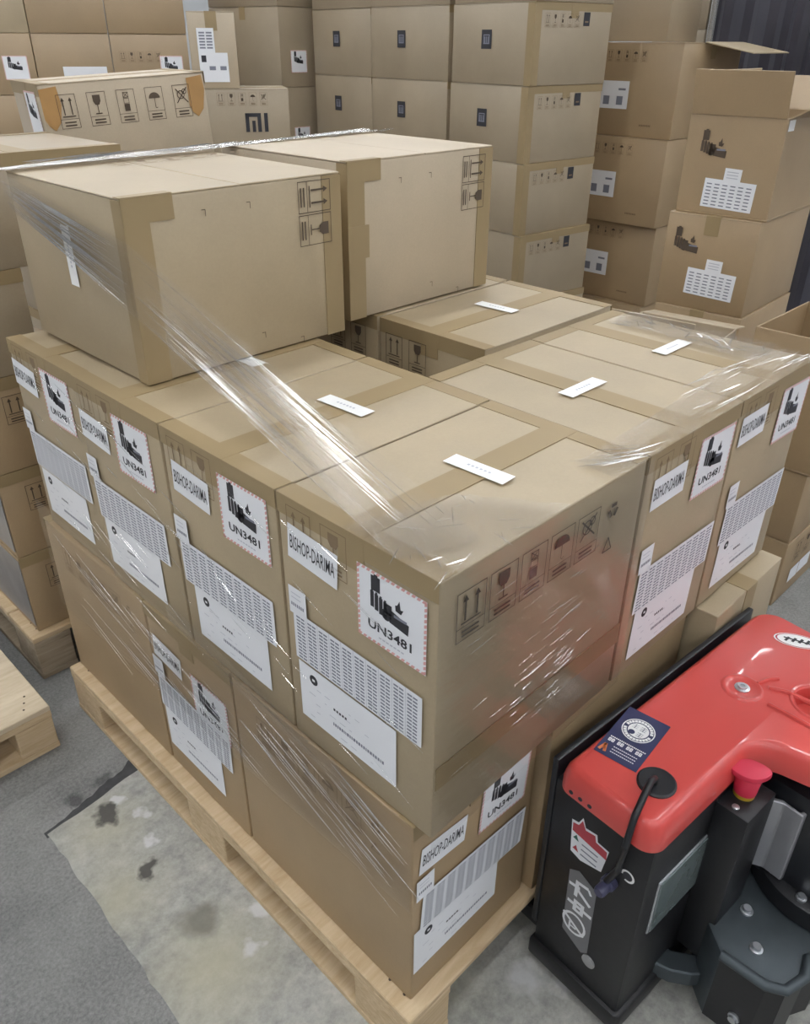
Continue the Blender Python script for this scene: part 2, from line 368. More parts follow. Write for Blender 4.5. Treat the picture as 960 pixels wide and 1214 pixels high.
def ship_label(w=.205, h=.108):
    a = Art(); a.rect(0, 0, w, h, 'paper'); a.disc((w*.16, h*.80), h*.085, 'ink', 2, 12); a.rect(w*.145, h*.78, w*.175, h*.82, 'paper', 3)
    rnd = random.Random(3)
    for k in range(5): a.rect(w*(.37+.03*k), h*.53, w*(.39+.03*k), h*.57, 'ink', 2)
    u = .36
    while u < .88: q = rnd.uniform(.008, .022); a.rect(w*u, h*.245, w*(u+q), h*.30, 'ink_grey', 2); u += q+.008
    for r in range(5):
        u = .1
        while u < .9:
            q = rnd.uniform(.02, .07)
            if rnd.random() < .5: a.rect(w*u, h*(.10+.14*r), w*(u+q), h*(.10+.14*r)+.0012, 'ink_pale', 2)
            u += q+.04
    return a.art('shipping_label')
def small_label(w=.038, h=.047):
    a = Art(); a.rect(0, 0, w, h, 'paper')
    for k in range(7): a.rect(w*(.12+.11*k), h*.30, w*(.19+.11*k), h*.42, 'ink_grey', 2)
    for k in range(2): a.rect(w*.15, h*(.6+.16*k), w*.7, h*(.63+.16*k), 'ink_pale', 2)
    return a.art('small_label')
def sticker(w=.104, h=.031):
    a = Art(); a.rect(0, 0, w, h, 'paper_bright')
    for k in range(6): a.rect(w*(.3+.07*k), h*.42, w*(.34+.07*k), h*.56, 'ink_pale', 2)
    return a.art('white_sticker')
def icon_row(kinds, w, h, gap, mat, fmat, rec=False):
    a = Art(); u = 0
    for k in kinds: icon(a, k, u, 0, w, h, mat, fmat); u += w+gap
    if rec:
        icon(a, 'recycle', u+w*.12, h*.35, w*.8, w*.8, mat, frame=False); icon(a, 'triangle', u+w*.12, -h*.42, w*.7, w*.8, mat, frame=False)
    return a.art('handling_icons')
def side_icons(mat='ink_brown'):
    a = Art()
    for k, kd in enumerate(('arrows', 'glass')): icon(a, kd, k*.058, 0, .055, .076, mat, mat)
    return a.art('handling_icons')
UN, NAME, TABLE, SHIP, SMALL, STICK = un_label(), name_label(), table_label(), ship_label(), small_label(), sticker()
UN_FAR = un_label(.12, .11, False)
ICONS5 = icon_row(('arrows', 'glass', 'stack', 'umbrella', 'noroll'), .053, .073, .0075, 'ink_brown', 'ink_brown', True)
ICONS5_FAINT = icon_row(('arrows', 'glass', 'stack', 'umbrella', 'noroll'), .045, .062, .01, 'ink_faint', 'ink_faint', True)
ICONS_WIDE = icon_row(('arrows', 'glass', 'stack', 'umbrella', 'noroll'), .05, .082, .03, 'ink_brown', 'ink_brown')
ICONS_SIDE = side_icons()
ICONS_TWO = icon_row(('arrows', 'glass'), .05, .07, .02, 'ink_brown', 'ink_brown')
ICONS_TWO_FAINT = icon_row(('arrows', 'glass'), .05, .07, .02, 'ink_faint', 'ink_faint')
ICONS_TINY = icon_row(('arrows', 'glass', 'stack', 'umbrella', 'noroll'), .032, .05, .014, 'ink_brown', 'ink_faint')
def logo_square():
    a = Art(); a.rect(0, 0, .062, .072, 'ink'); a.frame(.012, .018, .05, .054, .004, 'ink_grey', 2); a.rect(.018, .022, .024, .046, 'ink_grey', 2); a.rect(.028, .022, .033, .046, 'ink_grey', 2); a.rect(.038, .022, .044, .046, 'ink_grey', 2); return a.art('logo_print')
LOGO = logo_square()
def logo_big():
    a = Art(); w = .095; t = .016
    a.rect(0, 0, t, .075, 'ink'); a.rect(0, .06, w*.72, .075, 'ink', 1); a.rect(w*.72-t, 0, w*.72, .066, 'ink', 2); a.rect(w*.3, 0, w*.3+t*.9, .045, 'ink'); a.rect(w*.86, 0, w*.86+t, .075, 'ink'); return a.art('logo_print')
LOGO_BIG = logo_big()
def batt_print():
    a = Art(); batteries(a, 0, 0, .085, 'ink_brown', 1); return a.art('battery_print')
BATT = batt_print()
def black_square():
    a = Art(); a.rect(0, 0, .04, .05, 'ink'); a.rect(.009, .012, .031, .018, 'ink_faint', 2); return a.art('warning_print')
BSQ = black_square()

def face_mtx(face, dims, u, v, rot=0.0, n=0.0012):
    """matrix of flat art whose lower left corner lies at u, v on a face of a carton centred on its base"""
    dx, dy, dz = dims
    if face == '-x': o, U, V, N = Vector((-dx/2, dy/2, 0)), Vector((0, -1, 0)), Vector((0, 0, 1)), Vector((-1, 0, 0))
    elif face == '-y': o, U, V, N = Vector((-dx/2, -dy/2, 0)), Vector((1, 0, 0)), Vector((0, 0, 1)), Vector((0, -1, 0))
    else: o, U, V, N = Vector((-dx/2, -dy/2, dz)), Vector((1, 0, 0)), Vector((0, 1, 0)), Vector((0, 0, 1))
    p = o + U*u + V*v + N*n; c, s = math.cos(R(rot)), math.sin(R(rot)); U2, V2 = U*c+V*s, V*c-U*s
    return Matrix(((U2.x, V2.x, N.x, p.x), (U2.y, V2.y, N.y, p.y), (U2.z, V2.z, N.z, p.z), (0, 0, 0, 1)))
def put(root, me, face, u, v, rot=0.0, n=0.0012, name=None, label=None):
    o = obj(name or me.name.split('.')[0], me, root, face_mtx(face, root['_d'], u, v, rot, n))
    if label: o['label'] = label
    return o

# ------------------------------------------------------------------ cartons
def carton(label, x0, y0, z0, dx, dy, dz, mat='kraft', tape='x', ends=True, rz=0.0, group=None, pivot=None, tilt=0.0, cat='carton', closed=True, name='carton', tapemat='tape', jit=0.0015):
    """x0, y0 = near corner (min x, min y before turning by rz about that corner)"""
    c, s = math.cos(R(rz)), math.sin(R(rz)); loc = (x0 + c*dx/2 - s*dy/2, y0 + s*dx/2 + c*dy/2, z0)
    root = empty(name, loc, R(rz)); tag(root, label, cat, group)
    if tilt: root.rotation_euler = (0, -R(tilt), R(rz))
    g = 0.002; ft = 0.003; rnd = random.Random(hash((round(x0, 3), round(y0, 3), round(z0, 3))) & 0xffff)
    b = MB(); hx, hy = dx/2-g, dy/2-g; top = dz-ft if closed else dz
    b.box(-hx, -hy, 0.0005, hx, hy, top, mat)
    if closed:
        b.v = [(x + rnd.uniform(-jit, 0)*(1 if x > 0 else -1), y + rnd.uniform(-jit, 0)*(1 if y > 0 else -1), z) for x, y, z in b.v]
        b.build('body', root, bevel=0.004, smooth=True)
        for sg in (-1, 1):
            f = MB()
            if tape == 'x': f.box(-hx+.001, min(sg*.001, sg*hy), top-.0005, hx-.001, max(sg*.001, sg*hy), dz-rnd.uniform(0, .0012), mat)
            else: f.box(min(sg*.001, sg*hx), -hy+.001, top-.0005, max(sg*.001, sg*hx), hy-.001, dz-rnd.uniform(0, .0012), mat)
            f.build('flap', root, bevel=0.0013, segs=1)
        root['_d'] = (2*hx, 2*hy, dz)
        if tape:
            t = MB(); e = .0007; w = .024; dn = rnd.uniform(.05, .07)
            def strip(p0, p1, half):      # along the tape axis, over the top and down both ends
                if tape == 'x':
                    t.box(-hx-e, -half, dz-e, hx+e, half, dz+e, tapemat); t.box(-hx-e, -half, dz-dn, -hx+e, half, dz-e, tapemat); t.box(hx-e, -half, dz-dn, hx+e, half, dz-e, tapemat)
                else:
                    t.box(-half, -hy-e, dz-e, half, hy+e, dz+e, tapemat); t.box(-half, -hy-e, dz-dn, half, -hy+e, dz-e, tapemat); t.box(-half, hy-e, dz-dn, half, hy+e, dz-e, tapemat)
            strip(0, 0, w); t.build('packing_tape', root); e = .0004
            if ends:
                for sg in (-1, 1):
                    t = MB(); k = .03
                    if tape == 'x':
                        t.box(min(sg*hx, sg*(hx-k)), -hy, dz-e, max(sg*hx, sg*(hx-k)), hy, dz+e, tapemat); t.box(sg*hx-e, -hy, dz-k, sg*hx+e*.6, hy, dz, tapemat)
                    else:
                        t.box(-hx, min(sg*hy, sg*(hy-k)), dz-e, hx, max(sg*hy, sg*(hy-k)), dz+e, tapemat); t.box(-hx, sg*hy-e, dz-k, hx, sg*hy+e*.6, dz, tapemat)
                    t.build('packing_tape', root)
    root['_d'] = (2*hx, 2*hy, dz)
    return root
def open_carton(label, x0, y0, z0, dx, dy, dz, mat, rz, flaps, group=None):
    """four walls, a bottom and raised flaps: (side, length, tilt outward from upright in degrees)"""
    c, s = math.cos(R(rz)), math.sin(R(rz)); loc = (x0 + c*dx/2 - s*dy/2, y0 + s*dx/2 + c*dy/2, z0)
    root = empty('open_carton', loc, R(rz)); tag(root, label, 'carton', group); root['_d'] = (dx, dy, dz); t = .005; hx, hy = dx/2, dy/2
    b = MB(); b.box(-hx, -hy, .0005, hx, hy, .006, mat)
    b.box(-hx, -hy, .006, -hx+t, hy, dz, mat); b.box(hx-t, -hy, .006, hx, hy, dz, mat); b.box(-hx+t, -hy, .006, hx-t, -hy+t, dz, mat); b.box(-hx+t, hy-t, .006, hx-t, hy, dz, mat)
    b.build('body', root, bevel=.0015, segs=1)
    for side, ln, tl in flaps:
        f = MB(); half = hy if side in ('-x', '+x') else hx
        f.box(-half+.003, -.004, 0, half-.003, 0, ln, mat)
        ang = {'-y': 0, '+x': 90, '+y': 180, '-x': -90}[side]; off = {'-y': (0, -hy), '+x': (hx, 0), '+y': (0, hy), '-x': (-hx, 0)}[side]
        m = Matrix.Translation((off[0], off[1], dz)) @ Matrix.Rotation(R(ang), 4, 'Z') @ Matrix.Rotation(R(tl), 4, 'X')
        f.build('flap', root, bevel=.001, segs=1, mtx=m)
    return root
def strip_props():
    for o in bpy.data.objects:
        if '_d' in o: del o['_d']

# ------------------------------------------------------------------ setting
POLY = [(-.264, .33), (-.258, .60), (-.256, .871), (-.12, .888), (.004, .903), (.35, .91), (.9, .9), (.9, -.9), (-.25, -.9), (-.262, -.2)]
_dark = (.035, .036, .038); _white = (.62, .62, .62); _cream = (.44, .41, .29)
concrete('concrete_floor', (.10, .10, .10), (.345, .34, .325), [(-.17, .925, .022, _dark, .7, .3), (-.10, .935, .02, _dark, .6, .3)], 3.1, 0.5, 140.0)
concrete('concrete_patch', (.185, .185, .172), (.50, .49, .445), [
    (-.16, .80, .07, _cream, .5, .8), (-.22, .62, .07, _cream, .6, .8), (-.16, .36, .09, _cream, .7, .8), (.12, .10, .09, _cream, .5, .8),
    (-.14, .83, .027, (.05, .047, .042), .9, .22), (-.147, .64, .021, (.05, .047, .042), .9, .22), (-.13, .46, .035, (.16, .15, .12), .75, .4),
    (-.105, .85, .014, _white, .8, .3), (-.08, .78, .013, _white, .7, .3), (-.10, .70, .015, _white, .8, .3), (.0, .53, .016, _white, .7, .3), (-.03, .40, .018, _white, .7, .3), (-.09, .34, .018, _white, .7, .3),
    (.24, -.07, .03, _white, .7, .4), (.28, -.12, .02, _white, .7, .4), (.17, -.16, .02, _white, .5, .4), (.02, .62, .012, _dark, .9, .2)], 0.7, 0.12, 35.0)
m = MB(); m.face([(-6, -6, 0), (10, -6, 0), (10, 10, 0), (-6, 10, 0)], 'concrete_floor')
tag(m.build('floor'), kind='structure', label='grey rough concrete warehouse floor')
# repaired slab in the floor: its edge is uneven
_rn = random.Random(5); pts = []
for i in range(len(POLY)):
    a, b = POLY[i], POLY[(i+1) % len(POLY)]; n = max(2, int(math.hypot(b[0]-a[0], b[1]-a[1])/.03))
    for k in range(n): pts.append((a[0]+(b[0]-a[0])*k/n+_rn.uniform(-.003, .003), a[1]+(b[1]-a[1])*k/n+_rn.uniform(-.003, .003)))
m = MB(); m.prism(pts, -.02, .0015, 'concrete_patch')
tag(m.build('floor_patch'), kind='structure', label='paler stained concrete patch let into the floor')
# dark filled joint along the slab's edge
_jr = random.Random(9); up = []; dn = []
for i in range(30):
    t = i/29; x = -.262+.36*t; y = .876+.045*t; w_ = .004+.05*max(0, t-.12)*min(1, (1.05-t)*3)
    up.append((x, y+w_*_jr.uniform(.7, 1.2)+.002)); dn.append((x, y-.012))
m = MB(); m.prism(dn+up[::-1], -.01, .0008, 'joint_tar'); tag(m.build('floor_joint'), kind='structure', label='dark tarry joint beside the paler floor patch')
m = MB(); m.box(-6.1, -6.1, 0, -6, 10.1, 4.6, 'wall_paint'); tag(m.build('wall_left'), kind='structure')
m = MB(); m.box(-6, -6.1, 0, 10.1, -6, 4.6, 'wall_paint'); tag(m.build('wall_front'), kind='structure')
m = MB(); m.box(-6, 10, 0, 10, 10.1, 4.6, 'wall_paint'); tag(m.build('wall_back'), kind='structure')
m = MB(); m.box(10, -6, 0, 10.1, 10.1, 4.6, 'wall_paint'); tag(m.build('wall_right'), kind='structure')
m = MB(); m.box(-6.1, -6.1, 4.6, 10.1, 10.1, 4.7, 'wall_paint'); tag(m.build('ceiling'), kind='structure')
LAMPS = [(-5.0+2.2*a_, -5.0+2.2*b_) for a_ in range(7) for b_ in range(7)]      # regular rows under the whole ceiling
for lx, ly in LAMPS:
    if True:
        r_ = empty('ceiling_light_offscreen', (lx, ly, 3.9)); tag(r_, 'white tube light hanging under the warehouse ceiling', 'light', 'tube lights under the ceiling')
        h = MB(); h.box(-.62, -.10, 0, .62, .10, .05, 'lamp_housing'); h.box(-.5, -.01, .05, -.48, .01, .7, 'lamp_housing'); h.box(.48, -.01, .05, .5, .01, .7, 'lamp_housing'); h.build('housing', r_)
        for s_ in (-.05, .05):
            h = MB(); h.box(-.58, s_-.028, -.025, .58, s_+.028, -.001, 'lamp_tube'); h.build('tube', r_)

# ------------------------------------------------------------------ pallets
def pallet(label, x0, y0, dx, dy, h=.14, blk=.139, mat='pine', top='pine', boards=1, along='y', nails=True, rz=0.0):
    """bottom runners and stringers along y (or x); deck sheet or boards on top"""
    root = empty('wooden_pallet', (x0+dx/2, y0+dy/2, 0), R(rz)); tag(root, label, 'pallet'); hx, hy = dx/2, dy/2
    bt, st, dt = .018, .018, .016; bz0, bz1 = bt, h-st-dt; wid = .10
    A, B = (hx, hy) if along == 'y' else (hy, hx)
    def bx(m, p0, q0, z0, p1, q1, z1, mt):
        if along == 'y': m.box(p0, q0, z0, p1, q1, z1, mt)
        else: m.box(q0, p0, z0, q1, p1, z1, mt)
    for c in (-A, -wid/2, A-wid):
        m = MB(); bx(m, c, -B, .001, c+wid, B, bt, mat); m.build('bottom_board', root, bevel=.0015, segs=1)
        m = MB(); bx(m, c, -B, bz1, c+wid, B, h-dt, mat); m.build('stringer', root, bevel=.0015, segs=1)
        for q in (-B, -.07, B-.14):
            m = MB(); bx(m, c+.001, q+.001+(.139-blk if q > 0 else 0), bz0, c+wid-.001, q+(.139 if q > 0 else blk), bz1, mat); m.build('block', root, bevel=.002, segs=1)
    n = boards; w = 2*B/n
    for k in range(n):
        m = MB(); bx(m, -A, -B+w*k+(.004 if k else 0), h-dt, A, -B+w*(k+1)-(.004 if k < n-1 else 0), h, top); m.build('deck_board', root, bevel=.002, segs=1)
    if nails:
        for c in (-A+.05, A-.05):
            for k in range(3):
                for q in (-B+.04, -B+.075, B-.05):
                    m = MB(); p = (c+.014*(k-1)*1.6, q+.01*((k*7) % 3))
                    if along != 'y': p = (p[1], p[0])
                    m.lathe([(.0028, 0), (.0028, .0006)], (p[0], p[1], h), 'ink_brown', 8); m.build('nail', root)
    return root
pallet('pale pine pallet carrying the film wrapped label cartons beside the red truck', -.024, -.022, 1.12, 1.222, boards=1)
pallet('bare pale plywood topped pallet lying empty on the floor', -1.22, 1.105, 1.10, 1.0, h=.135, mat='pine', top='ply', boards=1, along='x', blk=.09)
pallet('weathered pine pallet under the plain carton stack next to the bare pallet', -.046, 1.368, 1.12, 1.15, h=.14, mat='pine_grey', boards=7, along='y')

# ------------------------------------------------------------------ main pile
W, L, H, PZ = .30, .448, .433, .14
Z1, Z2, Z3 = PZ, PZ+H, PZ+2*H
OX, OY = .003, -.031
def end_labels(c, face, un=(.160, .288), nm=(.018, .340), tb=(.021, .165), sh=(.024, .052), sm=(.015, .245), r=(0, -4, 0, 0)):
    put(c, UN, face, *un, rot=r[0]); put(c, NAME, face, *nm, rot=r[1])
    put(c, SHIP, face, *sh, rot=r[3]); put(c, TABLE, face, *tb, rot=r[2], n=.0022); put(c, SMALL, face, *sm, n=.0031)
G2 = 'hazard labelled cartons of the film wrapped pallet'
# bottom tier
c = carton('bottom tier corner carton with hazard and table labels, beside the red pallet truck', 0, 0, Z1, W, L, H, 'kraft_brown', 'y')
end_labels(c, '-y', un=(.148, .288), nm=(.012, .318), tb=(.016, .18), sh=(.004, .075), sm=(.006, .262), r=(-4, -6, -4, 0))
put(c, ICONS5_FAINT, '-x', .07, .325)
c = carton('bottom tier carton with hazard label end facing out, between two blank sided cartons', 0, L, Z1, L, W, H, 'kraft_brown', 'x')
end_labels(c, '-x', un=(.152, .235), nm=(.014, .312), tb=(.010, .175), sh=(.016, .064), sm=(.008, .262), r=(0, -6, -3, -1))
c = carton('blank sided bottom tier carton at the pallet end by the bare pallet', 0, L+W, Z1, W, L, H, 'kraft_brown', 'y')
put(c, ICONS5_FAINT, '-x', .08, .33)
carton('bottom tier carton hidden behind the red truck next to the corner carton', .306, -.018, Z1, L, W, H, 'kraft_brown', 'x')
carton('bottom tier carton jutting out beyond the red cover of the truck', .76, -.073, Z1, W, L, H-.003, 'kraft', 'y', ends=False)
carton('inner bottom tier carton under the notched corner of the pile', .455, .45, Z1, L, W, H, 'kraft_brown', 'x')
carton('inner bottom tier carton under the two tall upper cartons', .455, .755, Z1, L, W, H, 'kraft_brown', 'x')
# second tier: four ends on the long side
row = [('upper corner carton with clear BISHOP-DARIMA label and row of handling icons', dict()),
       ('second tier hazard labelled carton right next to the front corner carton', dict(un=(.156, .298), nm=(.022, .328), tb=(.016, .150), sh=(.040, .044), sm=(.010, .232))),
       ('second tier hazard labelled carton two away from the front corner carton', dict(un=(.136, .292), nm=(.004, .318), tb=(.012, .150), sh=(.022, .046), sm=(.004, .235))),
       ('second tier hazard labelled carton at the end beside the plain stack', dict(un=(.140, .294), nm=(.004, .336), tb=(.012, .152), sh=(.026, .040), sm=(.006, .236)))]
for k, (lb, kw) in enumerate(row):
    c = carton(lb, OX+(.006 if k == 3 else 0), OY+k*W, Z2, L, W, H-(.004 if k == 3 else 0), 'kraft', 'x', group=G2)
    end_labels(c, '-x', **kw)
    if k < 2: put(c, STICK, 'top', .255 if k == 0 else .272, .095 if k == 0 else .094, rot=93, n=.0024)
    if k == 2: put(c, STICK, 'top', .285, .10, rot=90, n=.0009)
    put(c, ICONS_TWO_FAINT, '-x', .02, .352, n=.0006)
    if k == 0:
        put(c, ICONS5, '-y', .030, .328)
        t = MB(); d_ = c['_d']; t.box(-d_[0]/2+.005, -d_[1]/2-.0007, .095, d_[0]/2-.002, -d_[1]/2+.0004, .135, 'tape'); t.build('packing_tape', c)
for k in range(2):
    lb = ('second tier hazard labelled carton facing the truck, next to the icon printed side', 'second tier hazard labelled carton facing the truck, at the corner by the open box')[k]
    c = carton(lb, OX+L+k*W, OY, Z2, W, L, H, 'kraft', 'y', group=G2)
    end_labels(c, '-y', un=((.160, .296), (.172, .294))[k], nm=((.024, .330), (.012, .342))[k], tb=(.026, .132), sh=(.036, .030), sm=(.020, .215), r=((-2, 0), (0, 0, -2, -2))[0]+(-2, -2))
    put(c, STICK, 'top', (.10, .105)[k], .205, rot=0, n=.0024); put(c, ICONS_TWO_FAINT, '-y', .02, .352, n=.0006)
c = carton('orange tan carton with small barcode sticker behind the notch in the pile', .636, .437, Z2, .452, W, H, 'kraft', 'x', group=G2)
put(c, STICK, 'top', .255, .115, rot=93, n=.0024); put(c, ICONS_TWO, '-x', .02, .335); 
c = carton('shaded carton in the notch under the tall pale upper carton', .636, .742, Z2, .452, W, H, 'kraft', 'x', group=G2)
put(c, ICONS_TWO, '-x', .14, .335)
# third tier: two cartons lying on their side
c = carton('large carton lying on its side on top, with film strands across its end', .072, .711, Z3+.0025, L, .434, W+.003, 'kraft', None)
put(c, ICONS_SIDE, '-y', .342, .294, rot=-90); 
def edge_tape(c, mat='tape'):
    dx, dy, dz = c['_d']; e = .0007
    for sg in (-1, 1):
        t = MB(); t.box(sg*dx/2-(.045 if sg > 0 else 0), -dy/2-e, .001, sg*dx/2+(.045 if sg < 0 else 0), -dy/2+e, dz-.004, mat)
        if sg < 0: t.box(-dx/2-e, -dy/2, .001, -dx/2+e, -dy/2+.03, dz-.004, mat)
        t.build('packing_tape', c)
    t = MB(); t.box(-dx/2, -dy/2-e*1.6, dz-.04, -dx/2+.09, -dy/2+e, dz-.001, mat); t.box(-dx/2, -dy/2-e*1.6, dz-e, -dx/2+.09, -dy/2+.02, dz+e, mat); t.build('packing_tape', c)
    # staple slots
    for u, v in ((.14, .27), (.23, .272), (.24, .04), (.33, .012)):
        a = Art(); a.rect(0, 0, .008, .0012, 'ink_brown'); a.rect(.0068, -.010, .008, 0, 'ink_brown'); put(c, a.art('slot_print'), '-y', u, v)
edge_tape(c)
put(c, ICONS5_FAINT, 'top', .17, .33)
put(c, STICK, '-x', .20, .235, rot=-90)
c = carton('tall pale carton lying on its side beside the strand crossed upper carton', .566, .748, Z3+.0025, .444, .434, W+.012, 'kraft_pale', None)
put(c, ICONS_SIDE, '-y', .338, .296, rot=-90); edge_tape(c)
t = MB(); t.box(-.222, -.217, .125, -.165, -.2148, .19, 'tape'); t.build('packing_tape', c)

# ------------------------------------------------------------------ left stack of plain cartons on the weathered pallet
PL = ('bottom', 'second', 'third', 'fourth')
for k in range(5):
    z = .14+.2345*k; off = -.125 if k == 3 else 0
    lb = 'plain carton at the %s level of the stack on the weathered pallet' % (PL[k]) if k < 4 else 'wide plain carton topping the stack on the weathered pallet'
    c = carton(lb, -.022+off, 1.388, z, (.30 if k < 4 else .46), (.44 if k < 4 else .40), .2345, 'kraft_brown' if k < 3 else 'kraft_dull', 'y', group='cartons on the weathered pallet')
    if k < 4: put(c, ICONS_TWO, '-y', .06, .12, n=.0008)
    if k in (0, 1):
        t = MB(); t.box(-.1495, -.215, .02, -.1483, .21, .225, 'grey_wrap'); t.build('film_cover', c)
for k in range(3):
    carton('plain carton under the tilted icon carton at level %s of its column' % ('one', 'two', 'three')[k], 0.44, 1.94, .14+.313*k, .42, .30, .313, 'kraft_dull', 'x')
c = carton('pale carton with five printed handling icons and torn tape, tilted atop the back stack', .465, 1.815, 1.098, .465, .30, .335, 'kraft_pale', 'x', rz=-10, tilt=3.0, tapemat='tape')
put(c, ICONS_WIDE, '-y', .04, .225)
put(c, UN_FAR, '-x', .14, .205)
for u in (.001, .405):
    a = Art(); rnd = random.Random(int(u*1000)); a.poly([(0, .10), (.046, .105), (.05, .06+.02*u), (.04, .02), (.022, 0), (.008, .012), (0, .03)], 'tape_orange'); put(c, a.art('torn_tape'), '-y', u, .222, n=.0009)

# ------------------------------------------------------------------ stack with the square logos
MX, MY, MR = 2.55, 1.82, -6.0
dxv = Vector((math.cos(R(MR)), math.sin(R(MR)))); dyv = Vector((-dxv.y, dxv.x))
colw = [(0, .53), (.535, .60), (1.14, .54)]
TIER = ('ground', 'second', 'third', 'fourth', 'fifth', 'topmost')
for k in range(6):
    z = .14+.305*k; sh = (.035, .02, .0, -.012, .0, .01)[k]
    for j, (o_, w_) in enumerate(colw):
        if j and k < 3: continue
        p = Vector((MX, MY)) + dyv*o_ + dxv*(.012*((k*3+j) % 3)-.01) + (dyv*-sh*.6 if j == 0 else Vector((0, 0)))
        where = ('nearest the icon printed side', 'in the middle column', 'in the column next to the large logo carton')[j]
        c = carton('%s tier square logo carton %s' % (TIER[k], where), p.x, p.y, z, .49, w_-(.03 if j == 0 else .006), .305, 'kraft_dull', 'y', rz=MR+(.8 if k == 2 else 0), group='cartons with square logos')
        put(c, LOGO, '-x', w_*.36, .135)
        if j == 0:
            put(c, ICONS_TINY, '-y', .06, .215); put(c, BSQ, '-y', .30, .222)
            t = MB(); d = c['_d']; t.box(-d[0]/2-.0007, -d[1]/2-.0007, .001, -d[0]/2+.04, -d[1]/2+.0005, d[2]-.004, 'tape'); t.box(-d[0]/2-.0007, -d[1]/2, .001, -d[0]/2, -d[1]/2+.04, d[2]-.004, 'tape'); t.build('packing_tape', c)
for j in (1, 2):                                       # columns behind need their lower tiers too
    for k in range(3):
        p = Vector((MX, MY)) + dyv*colw[j][0]
        carton('%s tier square logo carton %s' % (TIER[k], ('', 'in the middle column', 'in the column next to the large logo carton')[j]), p.x, p.y, .14+.305*k, .49, colw[j][1]-.006, .305, 'kraft_dull', None, rz=MR, group='cartons with square logos')
pm = pallet('pine pallet under the stack of square logo cartons', MX-.02, MY-.02, 1.0, 1.75, boards=7); pm.rotation_euler = (0, 0, R(MR)); _c = Vector((MX, MY)) + dxv*.27 + dyv*.84; pm.location = (_c.x, _c.y, 0); pm.scale = (.56, .98, 1)

# ------------------------------------------------------------------ stack with small white labels behind the logo stack
def white_label(kind):
    a = Art(); a.rect(0, 0, .15, .105, 'paper')
    a.rect(.10, .07, .135, .078, 'ink_grey', 2)
    for u in (.03, .095): a.rect(u, .015, u+.03, .048, 'ink_grey', 2)
    return a.art('white_label')
WL = white_label(0)
for k in range(4):
    z = (.14, .323, .723, 1.123)[k]; hh_ = (.183, .40, .40, .40)[k]; yo = (0.02, .01, 0, 0)[k]
    c = carton('%s tier carton with small white label behind the open topped box' % TIER[k], 3.30-(.02 if k == 2 else 0)+.02*(k == 1), 1.55+yo, z, .58, .60, hh_, 'kraft_brown', 'y', ends=False, group='cartons with small white labels')
    if k:
        o = put(c, WL, '-x', .17, .12); o.scale = (1.14, 1.14, 1); o = put(c, ICONS_TINY, '-x', .20, .32, n=.0008)
        a = Art(); [a.rect(.007*i, 0, .007*i+.005, .008, 'ink_faint') for i in range(9)]; put(c, a.art('print_line'), '-x', .42, .05)
    if k == 3:
        f = MB(); f.box(-.10, -.24, 0, .28, 0, .005, 'kraft'); o = f.build('flap', c, bevel=.001, segs=1, mtx=Matrix.Translation((0, -.30, .400)) @ Matrix.Rotation(R(10), 4, 'X'))
        o['label'] = 'loose open flap'
carton('carton standing askew on the white label stack below the dark wrapped load', 3.56, 1.79, 1.5265, .30, .34, .34, 'kraft_dull', 'y', ends=False)
c = pallet('pine pallet under the stack with small white labels', 3.29, 1.54, .60, .62, boards=5)
for k in range(6):
    carton('far %s tier carton beside the dark wrapped load' % TIER[k], 4.46, 2.06, .14+.29*k, .42, .34, .29, 'kraft_dull', 'y', ends=False)
pallet('pine pallet under the far carton column beside the dark wrapped load', 4.45, 2.05, .46, .38, boards=5)

# ------------------------------------------------------------------ open box stack
def tall_label():
    a = Art(); w, h = .165, .085; a.rect(0, 0, w, h, 'paper'); a.rect(w*.35, h, w*.68, h*1.42, 'paper')
    for c_ in range(6):
        for r in range(7): a.rect(w*(.05+.155*c_), h*(.08+.12*r), w*(.15+.155*c_), h*(.12+.12*r), 'ink_grey', 2)
    for r in range(3): a.rect(w*.40, h*(1.08+.1*r), w*.62, h*(1.11+.1*r), 'ink_pale', 2)
    return a.art('shipping_label')
TL = tall_label()
for k in range(3):
    z = .14+.3005*k; o_ = (.045, .02, .012)[k]
    c = carton('%s tier carton with battery print under the open topped box' % TIER[k], 2.095-o_, .53+.006*k, z, .46, .31, .3005, 'kraft_brown', 'x', rz=3.5, ends=False, group='cartons with battery print')
    put(c, BATT, '-x', .035, .175); put(c, TL, '-x', .095, .05, rot=-2)
c = open_carton('open topped carton with raised flaps and battery print', 2.105, .54, 1.0415, .46, .30, .29, 'kraft_brown', 3.5, [('-x', .125, 10), ('-y', .13, 62), ('+x', .12, 35), ('+y', .12, -12)])
put(c, BATT, '-x', .05, .165); put(c, TL, '-x', .08, .025, rot=-2)
a = Art(); a.rect(0, 0, .05, .03, 'paper_bright'); put(c, a.art('white_sticker'), '-y', .01, .255)
pallet('pine pallet under the open topped box stack', 2.03, .51, .6, .5, boards=5)
